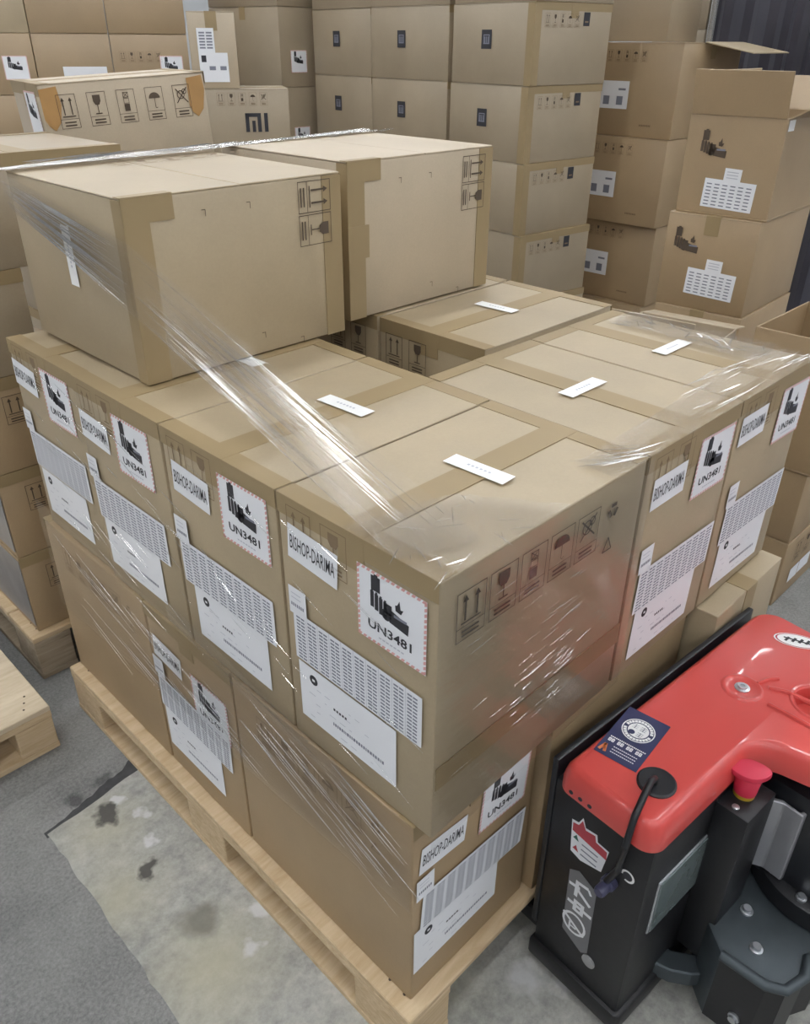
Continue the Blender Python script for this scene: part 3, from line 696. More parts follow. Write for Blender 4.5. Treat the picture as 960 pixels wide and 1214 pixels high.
# low cartons near the far corner of the wrapped pallet
lowA = carton('low carton on the floor with white label beside the wrapped pallet', 1.708, .103, 0, .42, .30, .229, 'kraft_brown', 'x', ends=False)
a = Art(); a.rect(0, 0, .07, .05, 'paper'); a.rect(.074, .002, .16, .052, 'paper'); put(lowA, a.art('white_label'), '-y', .085, .05)
put(lowA, ICONS_TWO, '-y', .08, .13, n=.0008)
carton('middle carton between the low floor carton and the small open box', 1.710, .105, .2295, .42, .28, .230, 'kraft_brown', 'x', ends=False)
open_carton('small empty open box on the two low cartons', 1.706, .100, .460, .36, .245, .383, 'kraft_brown', 0, [('-x', .10, 172)])
carton('carton standing on the floor behind the wrapped pallet under the loose flap box', 1.46, .44, 0, .40, .30, .44, 'kraft_brown', 'x', ends=False)
open_carton('opened carton with one pale flap rising behind the wrapped pallet', 1.47, .40, .4405, .38, .30, .34, 'kraft_pale', 8, [('-x', .115, 12), ('+x', .1, 100)])

# ------------------------------------------------------------------ far left background
FX, FY, FR = 1.49, 4.26, -27.0
fd = Vector((math.cos(R(FR)), math.sin(R(FR))))
for k in range(7):
    for j, (o_, w_) in enumerate(((-.36, .374), (.012, .387), (.397, .405))):
        if k < 3 and j != 1: pass
        p = Vector((FX, FY)) + fd*o_
        c = carton('%s tier carton of the far box wall, %s' % (('ground', 'second', 'third', 'fourth', 'fifth', 'sixth', 'topmost')[k], ('column by the building side', 'middle column', 'column beside the upright carton')[j]),
                   p.x, p.y, .14+.2815*k, w_, .40, .2815, 'kraft' if (j == 0 and k == 5) else 'kraft_brown', None, rz=FR, group='far back wall of boxes')
        if k == 4:
            if j in (0, 2): put(c, UN_FAR, '-y', w_-.16, .07); 
            if j == 1: a = Art(); a.rect(0, 0, .22, .07, 'paper'); put(c, a.art('white_label'), '-y', .13, .06)
            if j == 2: put(c, ICONS_TINY, '-y', .04, .15)
        if k == 5:
            a = Art(); a.rect(0, 0, .25, .09, 'paper'); put(c, a.art('white_label'), '-y', .03, .155)
pf = pallet('pine pallet under the far back wall of boxes', 0, 0, 1.2, .5, boards=7); pf.location = (FX+fd.x*.22+.2*math.sin(R(27)), FY+fd.y*.22+.2*math.cos(R(27)), 0); pf.rotation_euler = (0, 0, R(FR))
# carton with the big logo and what stands on it
BR = -33.0
for k in range(4):
    c = carton(('carton at the bottom of the big logo column', 'second carton of the big logo column', 'third carton of the big logo column', 'carton with large black logo print under the upright labelled carton')[k], 1.60, 2.86, .14+.3*k, .375, .30, .30, 'kraft_dull', 'x', rz=BR, ends=False, group='big logo column')
    if k == 3: put(c, LOGO_BIG, '-y', .175, .13); put(c, ICONS_TINY, '-y', .06, .235)
def upright_label():
    a = Art(); a.rect(0, .09, .07, .20, 'paper'); a.rect(0, 0, .12, .11, 'paper', 2); a.rect(.01, .075, .03, .10, 'ink', 3)
    for c_ in range(2):
        for r in range(6): a.rect(.008+.03*c_, .125+.011*r, .032+.03*c_, .131+.011*r, 'ink_grey', 3)
    for u in (.04, .085): a.rect(u, .045, u+.026, .06, 'ink_grey', 3)
    return a.art('shipping_label')
c = carton('upright carton with white address labels on the large logo carton', 1.585, 2.895, 1.34, .20, .26, .285, 'kraft_pale', 'y', rz=BR, ends=False)
put(c, upright_label(), '-y', .035, .025)
pb = pallet('pine pallet under the big logo column', 0, 0, .6, .5, boards=5); pb.scale = (.66, .62, 1); pb.location = (1.84, 2.88, 0); pb.rotation_euler = (0, 0, R(BR))
for k in range(5):
    c = carton('%s tier hazard labelled carton of the column behind the upright carton' % TIER[k], 2.56, 3.55, .14+.385*k, .42, .60, .385, 'kraft_dull', 'x', ends=False, rz=4, group='hazard labelled column at the back')
    if k >= 2: put(c, UN_FAR, '-y', .075, .07)
pallet('pine pallet under the back column of hazard labelled cartons', 2.54, 3.54, .44, .62, boards=5)
# dark wrapped load
wr = empty('wrapped_load', (4.68, 1.30, 0), R(-20)); tag(wr, 'tall load wrapped in dark grey film at the back', 'wrapped load')
m = MB(); rnd = random.Random(11); n = 46; hx, hy = .55, .5
ring = []
for i in range(4):
    for k in range(n//2):
        t = k/(n//2); ring.append([(-hx, hy-2*hy*t), (-hx+2*hx*t, -hy), (hx, -hy+2*hy*t), (hx-2*hx*t, hy)][i])
prof = [(p[0]*(1+s_), p[1]*(1+s_)) for p, s_ in zip(ring, [rnd.uniform(-.03, .03) for _ in ring])]
m.prism(prof, .143, 2.1, 'black_wrap'); m.build('wrap', wr)
m = MB(); m.tube([(-hx-.02, hy*.98, .17), (-hx-.02, hy*.98, 1.0), (-hx-.02, hy*.98, 2.1)], .018, 'film_white', 8); m.build('film_fold', wr)
pw = pallet('pallet under the dark wrapped load', 4.68-.55, 1.30-.5, 1.1, 1.0, boards=7); pw.rotation_euler = (0, 0, R(-20))

# ------------------------------------------------------------------ red electric pallet truck
TRUCK_R = -4.0
tr = empty('pallet_truck', (.28, -.05, 0), R(TRUCK_R)); tag(tr, 'electric pallet truck with glossy red cover and black body', 'pallet truck')
def chamfer_box(m, x0, y0, z0, x1, y1, z1, mat): m.box(x0, y0, z0, x1, y1, z1, mat)
m = MB(); m.box(0, -.186, .06, .62, .002, .497, 'black_paint'); m.build('body', tr, bevel=.008, smooth=True)
m = MB(); m.prism([(-.008, .006), (-.008, -.186), (0, -.195), (.60, -.195), (.628, -.18), (.628, .006)], .025, .07, 'black_paint'); m.build('base_frame', tr, bevel=.008, smooth=True)
m = MB(); m.box(.0, .0, .11, .61, .012, .535, 'black_plastic'); m.build('back_guard', tr, bevel=.003, smooth=True)
# the red cover: L shaped with rounded corners
def rounded(pts, rads, n=7):
    out = []
    for i, p in enumerate(pts):
        p = Vector(p); a = Vector(pts[i-1]); b = Vector(pts[(i+1) % len(pts)]); r = rads[i]
        d1 = (a-p).normalized(); d2 = (b-p).normalized(); ang = d1.angle(d2); tl = r/math.tan(ang/2)
        c_ = p + (d1+d2).normalized()*(r/math.sin(ang/2)); s_ = p+d1*tl-c_; e_ = p+d2*tl-c_
        a0 = math.atan2(s_.y, s_.x); a1 = math.atan2(e_.y, e_.x); da = (a1-a0+math.pi) % (2*math.pi)-math.pi
        for k in range(n+1): t = a0+da*k/n; out.append((c_.x+r*math.cos(t), c_.y+r*math.sin(t)))
    return out
outline = rounded([(-.012, -.008), (-.012, -.190), (.272, -.190), (.322, -.40), (.60, -.40), (.625, -.008)], [.026, .03, .06, .05, .05, .05], 10)
def inset(poly, d):
    n = len(poly); out = []
    for i in range(n):
        a, b, c_ = Vector(poly[i-1]), Vector(poly[i]), Vector(poly[(i+1) % n]); t = (c_-a).normalized(); out.append((b.x-t.y*d, b.y+t.x*d))
    return out
def area(p): return sum(p[i-1][0]*p[i][1]-p[i][0]*p[i-1][1] for i in range(len(p)))
if area(outline) < 0: outline = outline[::-1]
m = MB(); k = m.mi('red_plastic'); lev = [(.0, .495), (.0, .513), (.002, .524), (.005, .535), (.009, .542), (.014, .5465), (.0175, .548)]; n = len(outline)
for d, z in lev: m.v += [(x, y, z) for x, y in inset(outline, d)]
for j in range(len(lev)-1):
    for i in range(n): m.f.append((j*n+i, j*n+(i+1) % n, (j+1)*n+(i+1) % n, (j+1)*n+i)); m.m.append(k)
m.f.append(tuple(range(n))[::-1]); m.m.append(k)
_c4, _s4 = math.cos(R(-TRUCK_R)), math.sin(R(-TRUCK_R)); HG = (_c4*(.69-.28)-_s4*(-.295+.05), _s4*(.69-.28)+_c4*(-.295+.05)); NH = 28
h0 = len(m.v); top0 = (len(lev)-1)*n
for r_, z in ((.040, .548), (.038, .545), (.037, .512)): m.v += [(HG[0]+r_*math.cos(2*math.pi*i/NH), HG[1]+r_*math.sin(2*math.pi*i/NH), z) for i in range(NH)]
from mathutils.geometry import tessellate_polygon
_loops = [[Vector(m.v[top0+i]) for i in range(n)], [Vector(m.v[h0+i]) for i in range(NH)]]
for t_ in tessellate_polygon(_loops): m.f.append(tuple((top0+q if q < n else h0+q-n) for q in t_)); m.m.append(k)
for j in range(2):
    for i in range(NH): m.f.append((h0+j*NH+i, h0+j*NH+(i+1) % NH, h0+(j+1)*NH+(i+1) % NH, h0+(j+1)*NH+i)); m.m.append(k)
m.f.append(tuple(h0+2*NH+i for i in range(NH))); m.m.append(k)
me = m.mesh('cover', smooth=True); cover = obj('cover', me, tr); cover['label'] = 'glossy red plastic cover'
TT = .548
def tl(x, y): # world plan -> truck local
    c_, s_ = math.cos(R(-TRUCK_R)), math.sin(R(-TRUCK_R)); x -= .28; y += .05; return (c_*x-s_*y, s_*x+c_*y)
# raised seam, bolt seat and bolt
bx_, by_ = tl(.633, -.184)
m = MB(); m.lathe([(.036, 0), (.034, .0025), (.030, .0035), (.026, .002), (.022, .0008)], (bx_, by_, TT-.0005), 'red_plastic', 28); m.build('bolt_seat', cover, smooth=True)
m = MB(); m.lathe([(.013, 0), (.013, .002), (.0085, .003), (.008, .006), (.0045, .006), (.004, .004)], (bx_, by_, TT), 'bolt_steel', 20); m.build('bolt', cover, smooth=True)
m = MB(); m.tube([(bx_+.035, by_-.03, TT), (bx_+.05, by_-.06, TT+.001), (bx_+.055, by_-.12, TT+.001), (bx_+.055, by_-.2, TT)], .0045, 'red_plastic', 8); m.build('rib', cover, smooth=True)
m = MB(); m.tube([(bx_-.004, by_-.05, TT), (bx_-.002, by_-.09, TT+.001), (bx_-.0, by_-.20, TT)], .0045, 'red_plastic', 8); m.build('rib', cover, smooth=True)
m = MB(); m.tube([(bx_+.03, by_-.012, TT), (bx_+.055, by_-.02, TT+.001), (bx_+.07, by_-.03, TT)], .004, 'red_plastic', 8); m.build('rib', cover, smooth=True)
gx, gy = tl(.69, -.295)
m = MB(); k_ = m.mi('red_plastic'); prof_ = [(.050, -.001), (.047, .0025), (.043, .003), (.0402, .0)]
for r_, z in prof_: m.v += [(gx+r_*math.cos(2*math.pi*i/28), gy+r_*math.sin(2*math.pi*i/28), TT+z) for i in range(28)]
for j in range(3):
    for i in range(28): m.f.append((j*28+i, j*28+(i+1) % 28, (j+1)*28+(i+1) % 28, (j+1)*28+i)); m.m.append(k_)
m.build('grip_hole', cover, smooth=True)
lx_, ly_ = tl(.83, -.20)
a = Art(); a.disc((0, 0), .042, 'paper_bright', 1, 28, sy=.5); a.ring((0, 0), .036, .039, 'ink_red', 2, 28, sy=.5)
for k_ in range(4): a.line((-.022+.012*k_, -.006), (-.014+.012*k_, .007), .005, 'ink', 2)
a.line((-.024, .004), (.024, -.004), .004, 'ink', 3)
obj('oval_badge', a.art('oval_badge'), cover, Matrix.Translation((lx_, ly_, TT+.0004)) @ Matrix.Rotation(R(-60), 4, 'Z'))
# navy sticker: sides measured on the cover top
P0 = Vector(tl(.333, -.154)); PU = Vector(tl(.459, -.147))-P0; PV = Vector(tl(.327, -.081))-P0
# reading direction runs from the back guard side to the front
o_ = Vector(tl(.327, -.081)); U_ = (P0-o_); wS = U_.length; U_ = U_.normalized(); V_ = Vector((-U_.y, U_.x)); hS = PU.length
a = Art(); a.rect(0, 0, wS, hS, 'navy'); cc = (wS*.5, hS*.66); rr = wS*.37
a.ring(cc, rr*.93, rr, 'paper_bright', 2, 32); a.disc(cc, rr*.63, 'paper_bright', 2, 28)
for q in range(26):
    if q not in (0, 13): g = R(q*360/26); p = (cc[0]+rr*.79*math.cos(g), cc[1]+rr*.79*math.sin(g)); d = (-math.sin(g)*.0022, math.cos(g)*.0022); a.line((p[0]-d[0], p[1]-d[1]), (p[0]+d[0], p[1]+d[1]), .005, 'paper_bright', 2)
for (u, v, s_) in ((-.008, .006, 1), (.006, .006, 2), (.006, -.009, 3)):
    for q in range(3): a.rect(cc[0]+u-.005, cc[1]+v-.004+.004*q, cc[0]+u+.005, cc[1]+v-.003+.004*q, 'ink_pale' if s_ == 1 else 'ink_grey', 3)
    a.rect(cc[0]+u-.0006, cc[1]+v-.005, cc[0]+u+.0006, cc[1]+v+.006, 'ink_grey', 3)
a.disc((cc[0]-.008, cc[1]-.009), .0055, 'navy', 3, 14)
for q in range(20): a.rect(wS*.10+wS*.042*q, hS*.345, wS*.13+wS*.042*q, hS*.365, 'paper_bright', 2)
for q in range(4):
    for s_ in range(2): 
        x = wS*(.10+.215*q+.075*s_); a.frame(x, hS*.265, x+wS*.062, hS*.325, .0014, 'paper_bright', 2); a.rect(x+wS*.026, hS*.26, x+wS*.036, hS*.33, 'paper_bright', 3)
for q in range(3):
    for s_ in range(12): a.rect(wS*(.30+.047*s_), hS*(.20-.05*q), wS*(.335+.047*s_), hS*(.215-.05*q), 'paper', 2)
a.line((wS*.07, hS*.06), (wS*.13, hS*.20), .005, 'ink_orange', 2); a.line((wS*.13, hS*.20), (wS*.20, hS*.06), .005, 'ink_orange', 2); a.rect(wS*.10, hS*.10, wS*.18, hS*.13, 'ink_orange', 2)
obj('navy_sticker', a.art('navy_sticker'), cover, Matrix(((U_.x, V_.x, 0, o_.x), (U_.y, V_.y, 0, o_.y), (0, 0, 1, TT+.0004), (0, 0, 0, 1))))
# grommet with cable
px_, py_ = tl(.326, -.190)
m = MB(); m.lathe([(.030, -.002), (.030, .002), (.027, .004), (.024, .0035)], (px_+.012, py_+.004, TT+.0005), 'black_plastic', 28); m.build('cable_grommet', tr, smooth=True)
m = MB(); m.tube([(px_+.008, py_+.006, TT-.002), (px_+.003, py_+.004, TT+.016), (px_-.012, py_+.002, TT+.024), (px_-.040, py_-.006, TT+.022), (px_-.068, py_-.012, TT+.002), (px_-.080, py_-.014, TT-.05), (px_-.078, py_-.010, TT-.11), (px_-.074, py_+.004, TT-.15), (px_-.066, py_+.012, TT-.172)], .0055, 'black_plastic', 10); m.build('cable', tr, smooth=True)
for q in range(3):
    m = MB(); m.lathe([(.004, 0), (.004, .0006)], (-.012, -.038-.018*q, .505), 'ink', 12, '-x'); m.build('vent_shade_disc', cover)  # flat black discs stand in for the shade inside the vent holes
# side panel: warning label, brand strip, key switch, plug, reflector   (panel plane x = 0 in truck space)
def side_art(a, name, label=None):
    o = obj(name, a.art(name), tr, Matrix(((0, 0, -1, -.0006), (-1, 0, 0, 0), (0, 1, 0, 0), (0, 0, 0, 1))))
    if label: o['label'] = label
    return o
Y = lambda y: -(y+.05)
a = Art(); a.poly([(Y(-.091), .437), (Y(-.097), .366), (Y(-.118), .360), (Y(-.158), .372), (Y(-.165), .428), (Y(-.143), .430), (Y(-.140), .444), (Y(-.118), .440), (Y(-.111), .457), (Y(-.104), .440)], 'paper', 1)
a.poly([(Y(-.094), .432), (Y(-.095), .414), (Y(-.163), .406), (Y(-.162), .424), (Y(-.140), .427), (Y(-.137), .439), (Y(-.119), .435), (Y(-.111), .450), (Y(-.105), .435)], 'ink_red', 2)
a.poly([(Y(-.098), .400), (Y(-.110), .398), (Y(-.104), .410)], 'ink_green', 2); a.poly([(Y(-.100), .376), (Y(-.112), .374), (Y(-.106), .387)], 'ink_red', 2)
for q in range(3): a.rect(Y(-.116), .397-.012*q, Y(-.148), .400-.012*q, 'ink_grey', 2)
side_art(a, 'warning_label', 'white and red warning label')
a = Art(); y0, y1 = Y(-.104), Y(-.158); w_ = y1-y0
a.poly([(y0-.002, .322), (y0+.002, .165), (y0+w_*.85, .143), (y1+.004, .155), (y1, .318), (y0+w_*.3, .335)], 'grey_sticker', 1)
cxs = y0+w_*.47
# logo and two characters turned a quarter: read upward
a.ring((cxs-.002, .200), .020, .025, 'paper', 2, 24, sy=1.05); a.line((cxs-.026, .212), (cxs+.02, .186), .006, 'paper', 3); a.rect(cxs-.012, .178, cxs-.008, .200, 'paper', 3); a.rect(cxs-.012, .188, cxs+.004, .192, 'paper', 3)
a.frame(cxs-.010, .233, cxs+.012, .262, .007, 'paper', 2); a.rect(cxs-.022, .245, cxs+.028, .2525, 'paper', 3)
a.rect(cxs-.012, .270, cxs-.005, .310, 'paper', 2); a.line((cxs-.024, .292), (cxs-.002, .296), .007, 'paper', 3); a.line((cxs-.010, .292), (cxs+.022, .272), .007, 'paper', 3); a.line((cxs-.010, .306), (cxs+.014, .310), .007, 'paper', 2); a.line((cxs+.014, .310), (cxs+.02, .300), .005, 'paper', 3)
side_art(a, 'brand_strip', 'grey strip with white brand lettering')
a = Art(); a.ring((Y(-.203), .409), .0085, .0125, 'paper_bright', 2, 20, a0=-110, a1=190); a.disc((Y(-.203), .409), .0085, 'ink', 2, 14); side_art(a, 'key_switch')
m = MB(); m.lathe([(.013, 0), (.013, .012), (.010, .014), (.010, .03), (.008, .034)], (-.0005, -.128, .372), 'violet_plastic', 16, '-x'); m.build('plug', tr, smooth=True)
m = MB(); m.lathe([(.013, 0), (.013, .003), (.010, .0045)], (-.0005, -.118, .140), 'reflector', 20, '-x'); m.build('reflector', tr, smooth=True)
# display window on the inner face
m = MB(); m.box(.035, -.1895, .265, .185, -.186, .395, 'silver_edge'); m.build('window_frame', tr, bevel=.001, segs=1)
m = MB(); m.box(.040, -.1915, .270, .180, -.1893, .390, 'screen_glass'); m.build('window', tr, bevel=.0005, segs=1)
# emergency stop on its bracket
ex, ey = tl(.482, -.272)
m = MB(); m.box(ex-.045, ey-.035, .105, ex+.045, -.186, .475, 'black_paint'); m.build('stop_bracket', tr, bevel=.003, smooth=True)
m = MB(); m.lathe([(.017, 0), (.017, .008), (.013, .010)], (ex+.004, ey, .475), 'yellow_ring', 20); stop = m.build('stop_button', tr, smooth=True); stop['label'] = 'red emergency stop button on yellow ring'
m = MB(); m.lathe([(.018, .008), (.020, .035), (.017, .046)], (ex+.004, ey, .475), 'red_button', 20); m.build('neck', stop, smooth=True)
m = MB(); pr = [(math.cos(R(i*10))*(.022+.010*abs(math.cos(R(i*10)))**2), math.sin(R(i*10))*.022) for i in range(36)]; cR, sR = math.cos(R(-52)), math.sin(R(-52))
pr = [(ex+.004+cR*x-sR*y, ey+sR*x+cR*y) for x, y in pr]; m.prism(pr, .520, .531, 'red_button'); m.build('push_cap', stop, bevel=.003, smooth=True)
m = MB(); m.lathe([(.006, 0), (.006, .002), (.003, .003)], (ex-.032, ey-.006, .475), 'bolt_steel', 14); m.build('bolt', tr, smooth=True)
# tiller column: bent sheet
c1, c2 = tl(.562, -.292), tl(.565, -.352)
m = MB(); m.prism([(c1[0]-.02, c1[1]+.002), (c1[0]-.003, c1[1]-.028), (c2[0]-.012, c2[1]-.002), (c2[0]+.012, c2[1]-.004), (c2[0]+.012, c2[1]+.002), (c2[0]-.006, c2[1]+.006), (c1[0]+.004, c1[1]-.022), (c1[0]-.012, c1[1]+.006)], .265, .43, 'grey_steel'); m.build('tiller_plate', tr, bevel=.002, segs=1)
m = MB(); m.box(c1[0]+.005, c2[1]-.06, .24, c1[0]+.11, c1[1]+.02, .46, 'black_plastic'); m.build('tiller_column', tr, bevel=.01, smooth=True)
m = MB(); m.box(c1[0]-.05, c1[1]+.005, .20, c1[0]+.03, c1[1]+.045, .30, 'grey_steel'); m.build('hinge_block', tr, bevel=.006, smooth=True)
for zz in (.30, .41):
    m = MB(); m.lathe([(.005, 0), (.005, .003)], (c2[0]+.003, c2[1]-.003, zz), 'bolt_steel', 12, '-y'); m.build('bolt', tr)
# steering disc and drive cover
dxc, dyc = tl(.665, -.40)
m = MB(); m.lathe([(.125, .213), (.13, .216), (.13, .255), (.122, .26), (.10, .262)], (dxc, dyc, 0), 'black_paint', 40); disc = m.build('steering_disc', tr, smooth=True)
m = MB(); m.lathe([(.098, .2615), (.098, .266), (.06, .267)], (dxc, dyc, 0), 'dark_steel', 40); m.build('disc_ring', disc, smooth=True)
for ang in (150, 180, 205, 230, 260):
    m = MB(); m.lathe([(.009, 0), (.009, .004), (.006, .005), (.006, .009), (.003, .009)], (dxc+.115*math.cos(R(ang)), dyc+.115*math.sin(R(ang)), .260), 'bolt_steel', 14); m.build('bolt', disc, smooth=True)
base = [tl(*p) for p in ((.395, -.335), (.398, -.41), (.413, -.436), (.455, -.449), (.49, -.44), (.53, -.462), (.75, -.47), (.86, -.40), (.86, -.275), (.47, -.275), (.43, -.295))]
m = MB(); m.prism(base[::-1] if area(base) < 0 else base, .035, .212, 'dark_steel'); m.build('drive_cover', tr, bevel=.006, smooth=True)
lipp = [base[i] for i in range(0, 7)]
m = MB(); m.tube([(x, y, .211) for x, y in lipp], .009, 'dark_steel', 10); m.build('cover_lip', tr, smooth=True)
m = MB()
for i in range(6):
    a_, b_ = base[i], base[i+1]; m.face([(a_[0]-.002, a_[1]-.002, .04), (b_[0]-.002, b_[1]-.002, .04), (b_[0]-.002, b_[1]-.002, .202), (a_[0]-.002, a_[1]-.002, .202)], 'black_paint')
m.build('cover_skirt', tr)
for (x, y, z, ax) in ((.445, -.372, .212, 'z'), (.50, -.33, .212, 'z')):
    q = tl(x, y); m = MB(); m.lathe([(.011, 0), (.011, .003), (.0075, .004), (.007, .010), (.0035, .010)], (q[0], q[1], z), 'bolt_steel', 16); m.build('bolt', tr, smooth=True)
q = tl(.397, -.385); m = MB(); m.lathe([(.010, 0), (.010, .004), (.007, .005), (.007, .010)], (q[0]-.002, q[1], .09), 'bolt_steel', 16, '-x'); m.build('bolt', tr, smooth=True)
# lower rail between body and drive cover
rail = [tl(*p) for p in ((.372, -.225), (.385, -.27), (.405, -.30), (.44, -.33))]
m = MB(); rin = [(x+.035, y+.02) for x, y in rail]; rp_ = rail+rin[::-1]; m.prism(rp_[::-1] if area(rp_) < 0 else rp_, .06, .098, 'dark_steel'); m.build('lower_rail', tr, bevel=.003, segs=1)
q = tl(.50, -.25); m = MB(); m.box(q[0]-.02, q[1]-.02, .10, q[0]+.03, q[1]+.02, .20, 'dark_steel'); m.build('wheel_bracket', tr, bevel=.003, segs=1)
for zz in (.14, .165):
    m = MB(); m.lathe([(.005, 0), (.005, .004)], (q[0]-.021, q[1]+.002, zz), 'bolt_steel', 12, '-x'); m.build('bolt', tr)
q = tl(.62, -.36); m = MB(); m.lathe([(.085, -.03), (.095, -.025), (.095, .025), (.085, .03)], (q[0], q[1], .096), 'black_plastic', 30, '-y'); m.build('drive_wheel', tr, smooth=True)
for fx in (.03, .40):
    m = MB(); m.box(fx, -.002, .045, fx+.12, .75, .088, 'black_paint'); f_ = m.build('fork', tr, bevel=.004, segs=1)
    m = MB(); m.lathe([(.036, -.03), (.038, -.028), (.038, .028), (.036, .03)], (0, 0, 0), 'black_plastic', 20); m.build('fork_wheel', f_, smooth=True, mtx=Matrix.Translation((fx+.06, .66, .0385)) @ Matrix.Rotation(R(90), 4, 'Y'))
# castors carrying the body
for cx_ in (.06, .56):
    m = MB(); m.lathe([(.03, -.02), (.032, -.018), (.032, .018), (.03, .02)], (cx_, -.10, .033), 'black_plastic', 20, '-y'); m.build('castor', tr, smooth=True)

# ------------------------------------------------------------------ stretch film
fm = empty('stretch_film', (.3, .3, Z1)); tag(fm, 'clear stretch film wound around the cartons on the pallet with glossy strands', 'stretch film')
FI = Matrix.Translation((-.3, -.3, -Z1))
def sheet(name, corners, nu, nv, mat, ridge=0.002, seed=1, normal=None, sag=None):
    """film sheet between four corner points (p00, p10, p11, p01); ridges run along u"""
    p00, p10, p11, p01 = [Vector(p) for p in corners]; nrm = Vector(normal) if normal else (p10-p00).cross(p01-p00).normalized()
    rnd = random.Random(seed); rid = [rnd.uniform(-1, 1) for _ in range(nv+1)]; ph = [rnd.uniform(0, 6.28) for _ in range(3)]
    v = []; f = []; uv = []; flip = (p10-p00).cross(p01-p00).dot(nrm) > 0
    for j in range(nv+1):
        for i in range(nu+1):
            s_, t_ = i/nu, j/nv; p = p00*(1-s_)*(1-t_)+p10*s_*(1-t_)+p11*s_*t_+p01*(1-s_)*t_
            e = rid[j]*(.6+.4*math.sin(5*s_+ph[0]+j))+.8*math.sin(9*s_+ph[1]+4*t_)*.5
            p = p+nrm*(ridge*(1+e)); 
            if sag: p = p+Vector(sag)*math.sin(math.pi*s_)
            v.append(p); uv.append((s_, t_))
    for j in range(nv):
        for i in range(nu):
            a_ = j*(nu+1)+i; q_ = (a_, a_+1, a_+nu+2, a_+nu+1); f.append(q_ if flip else q_[::-1])
    me = bpy.data.meshes.new(name); me.from_pydata(v, [], f); me.materials.append(MATS[mat])
    ul = me.uv_layers.new(name='UVMap'); 
    for lp in me.loops: ul.data[lp.index].uv = uv[lp.vertex_index]
    me.polygons.foreach_set('use_smooth', [True]*len(me.polygons)); me.update()
    return obj(name, me, fm, FI)
YF = OY-.0045
sheet('film_sheet', [(OX-.006, YF, Z2-.01), (OX+L+.01, YF, Z2+.004), (OX+L+.004, YF, Z3+.001), (OX-.006, YF, Z3+.002)], 30, 40, 'film_gloss', .0006, 3, (0, -1, 0))
sheet('film_sheet', [(OX-.004, OY-.004, Z3+.003), (OX+.24, OY-.004, Z3+.003), (OX+.16, OY+.12, Z3+.003), (OX-.002, OY+.16, Z3+.003)], 24, 22, 'film_bunched', .0022, 5, (0, 0, 1))
sheet('film_sheet', [(OX+.35, OY-.004, Z3+.003), (OX+1.05, OY-.004, Z3+.003), (OX+1.05, OY+.10, Z3+.003), (OX+.35, OY+.06, Z3+.003)], 40, 12, 'film_clear', .0016, 6, (0, 0, 1))
sheet('film_sheet', [(OX+.93, OY+.08, Z3+.004), (OX+1.06, OY+.08, Z3+.004), (OX+1.05, OY+.40, Z3+.004), (OX+.96, OY+.40, Z3+.004)], 16, 22, 'film_bunched', .0025, 8, (0, 0, 1))
# band from the top carton's end down to the front corner
XA = .0655
sheet('film_band', [(XA, 1.146, Z3+.306), (XA, .704, Z3+.245), (XA, .704, Z3+.125), (XA, 1.146, Z3+.262)], 26, 26, 'film_bunched', .0014, 9, (-1, 0, 0))
sheet('film_band', [(XA, .703, Z3+.245), (.10, -.01, Z3+.006), (-.003, .03, Z3+.006), (XA, .703, Z3+.125)], 30, 26, 'film_bunched', .0014, 10, (-.4, -.3, .8))
sheet('film_band', [(.06, 1.10, Z3+.307), (1.01, 1.13, Z3+.317), (1.012, 1.186, Z3+.317), (.06, 1.148, Z3+.308)], 50, 12, 'film_white', .003, 12, (0, 0, 1))
# skirt over the joint of the two lower tiers
sheet('film_sheet', [(-.005, 1.19, Z1+.20), (-.005, .0, Z1+.25), (-.005, -.002, Z2+.0), (-.005, 1.19, Z2+.06)], 50, 30, 'film_clear', .0008, 13, (-1, 0, 0))
sheet('film_band', [(-.007, .62, Z2+.03), (-.010, .09, Z2-.025), (-.012, .15, Z2+.03), (-.007, .62, Z2+.075)], 30, 16, 'film_bunched', .0024, 15, (-1, 0, 0))
# strands: sharp little wrinkles of the film
def strands(name, lst, mat='film_strand', r=.0009):
    m = MB()
    for p, q, rr in lst:
        p, q = Vector(p), Vector(q); mid = (p+q)/2
        m.tube([p, p.lerp(q, .3), p.lerp(q, .7), q], [rr*.25, rr, rr*.9, rr*.2], mat, 4)
    o = obj(name, m.mesh(name), fm, FI); o['kind'] = 'stuff'; return o
rnd = random.Random(21); S = []
def on_left(y, z, ln, sl=.33, x=-.0025, r=.0007): return ((x, y, z), (x, y-ln, z-ln*sl), r)
S = [on_left(rnd.uniform(.05, 1.12), rnd.uniform(Z2+.05, Z3-.02), rnd.uniform(.03, .10), rnd.uniform(.25, .45), r=rnd.uniform(.0003, .0007)) for _ in range(70)]
strands('film_wrinkles', S)
S = [on_left(rnd.uniform(.10, .42), rnd.uniform(Z2-.13, Z2+.01), rnd.uniform(.06, .17), rnd.uniform(.28, .40), -.008, r=rnd.uniform(.0005, .0011)) for _ in range(26)]
S += [on_left(rnd.uniform(.10, .20), rnd.uniform(Z2-.19, Z2-.05), rnd.uniform(.05, .11), rnd.uniform(.3, .42), -.007, r=rnd.uniform(.0004, .0008)) for _ in range(9)]
S += [on_left(rnd.uniform(.5, 1.15), rnd.uniform(Z2-.20, Z2+.02), rnd.uniform(.08, .25), rnd.uniform(.2, .35), -.007, r=rnd.uniform(.0003, .0006)) for _ in range(36)]
strands('film_wrinkles', S)
S = []
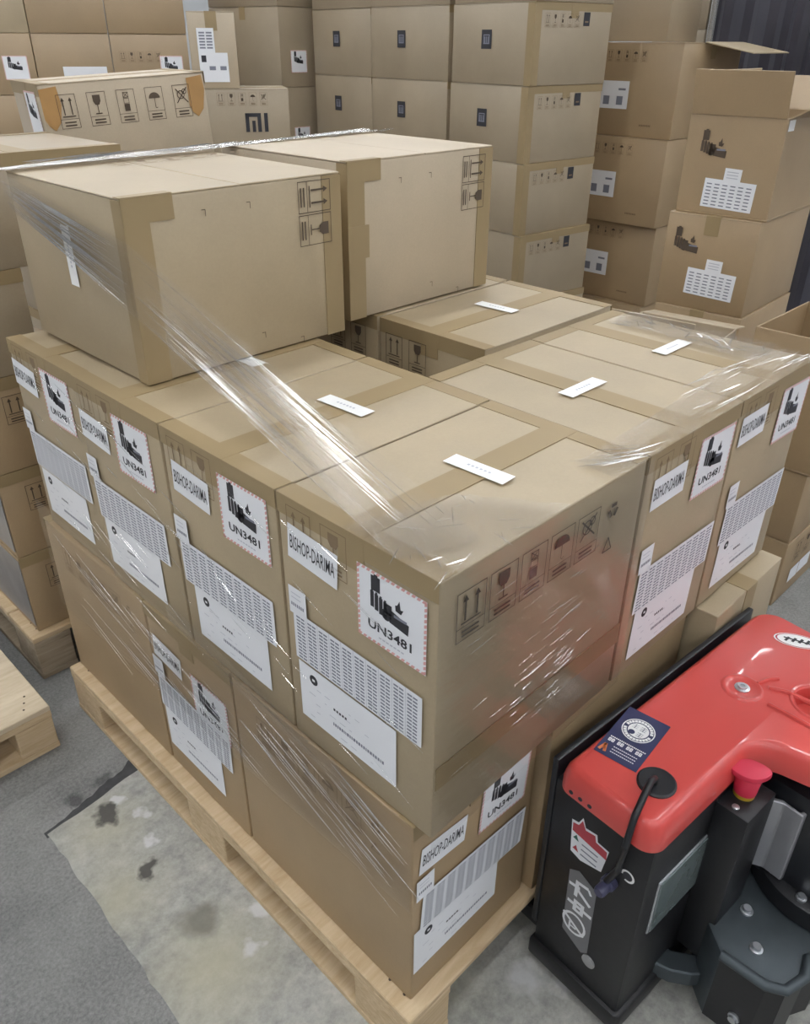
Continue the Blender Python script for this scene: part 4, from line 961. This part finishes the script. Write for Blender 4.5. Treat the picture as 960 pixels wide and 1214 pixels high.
for k in range(30):                                    # across the top carton's end
    t = rnd.random(); z0 = Z3+.300-.05*t+rnd.uniform(-.006, .006); z1 = Z3+.245-.12*t+rnd.uniform(-.012, .012); a_ = rnd.uniform(0, .35); b_ = rnd.uniform(.75, 1)
    y = lambda s_: 1.145-.441*s_; zz = lambda s_: z0+(z1-z0)*s_
    S.append(((XA-.004, y(a_), zz(a_)), (XA-.004, y(b_), zz(b_)), rnd.uniform(.0005, .0012)))
for k in range(70):                                    # through the air to the front corner
    t = rnd.random(); A_ = Vector((XA-.002, .70, Z3+.24-.11*t)); B_ = Vector((.09-.09*t, .02+.02*t, Z3+.006)); a_ = rnd.uniform(0, .55); b_ = min(1, a_+rnd.uniform(.25, .6))
    S.append((A_.lerp(B_, a_), A_.lerp(B_, b_), rnd.uniform(.0002, .0007)))
strands('film_wrinkles', S)
S = []
for k in range(16): u = rnd.uniform(.38, .47); S.append(((OX+u-.05, OY+rnd.uniform(.02, .07), Z3+.006), (OX+u+rnd.uniform(.0, .03), OY+rnd.uniform(0, .015), Z3+.006), rnd.uniform(.0004, .0008)))
for k in range(26): u = rnd.uniform(.60, .98); v_ = rnd.uniform(.01, .10); S.append(((OX+u, OY+v_, Z3+.006), (OX+u+rnd.uniform(.05, .12), OY+v_-rnd.uniform(-.005, .02), Z3+.006), rnd.uniform(.0004, .0010)))
for k in range(30): v_ = rnd.uniform(.08, .36); u = .97+rnd.uniform(-.02, .04); S.append(((OX+u, OY+v_, Z3+.007), (OX+u+rnd.uniform(-.02, .05), OY+v_+rnd.uniform(.01, .06), Z3+.007), rnd.uniform(.0006, .0016)))
for k in range(22): p = Vector((OX+rnd.uniform(.0, .16), OY+rnd.uniform(.0, .10), Z3+.007)); an = rnd.uniform(0, 6.3); S.append((p, p+Vector((math.cos(an), math.sin(an), 0))*rnd.uniform(.01, .045), rnd.uniform(.0003, .0009)))
strands('film_wrinkles', S)
S = []
for k in range(34): u = rnd.uniform(.14, .27); z = Z2+rnd.uniform(.12, .33)-.55*(u-.14); S.append(((OX+u, YF-.002, z), (OX+u+rnd.uniform(.02, .06), YF-.002, z+rnd.uniform(.001, .006)), rnd.uniform(.00015, .00035)))
for k in range(20): u = rnd.uniform(.02, .3); z = Z2+rnd.uniform(.1, .42); S.append(((OX+u, YF-.002, z), (OX+u+rnd.uniform(.02, .05), YF-.002, z+rnd.uniform(.0, .006)), rnd.uniform(.0002, .0004)))
strands('film_wrinkles', S)
S = []
for k in range(30): u = rnd.uniform(.0, .95); S.append(((.07+u, 1.11+rnd.uniform(0, .06), Z3+.316), (.07+u+rnd.uniform(.03, .15), 1.12+rnd.uniform(0, .06), Z3+.318), rnd.uniform(.0005, .0016)))
strands('film_wrinkles', S)
strip_props()
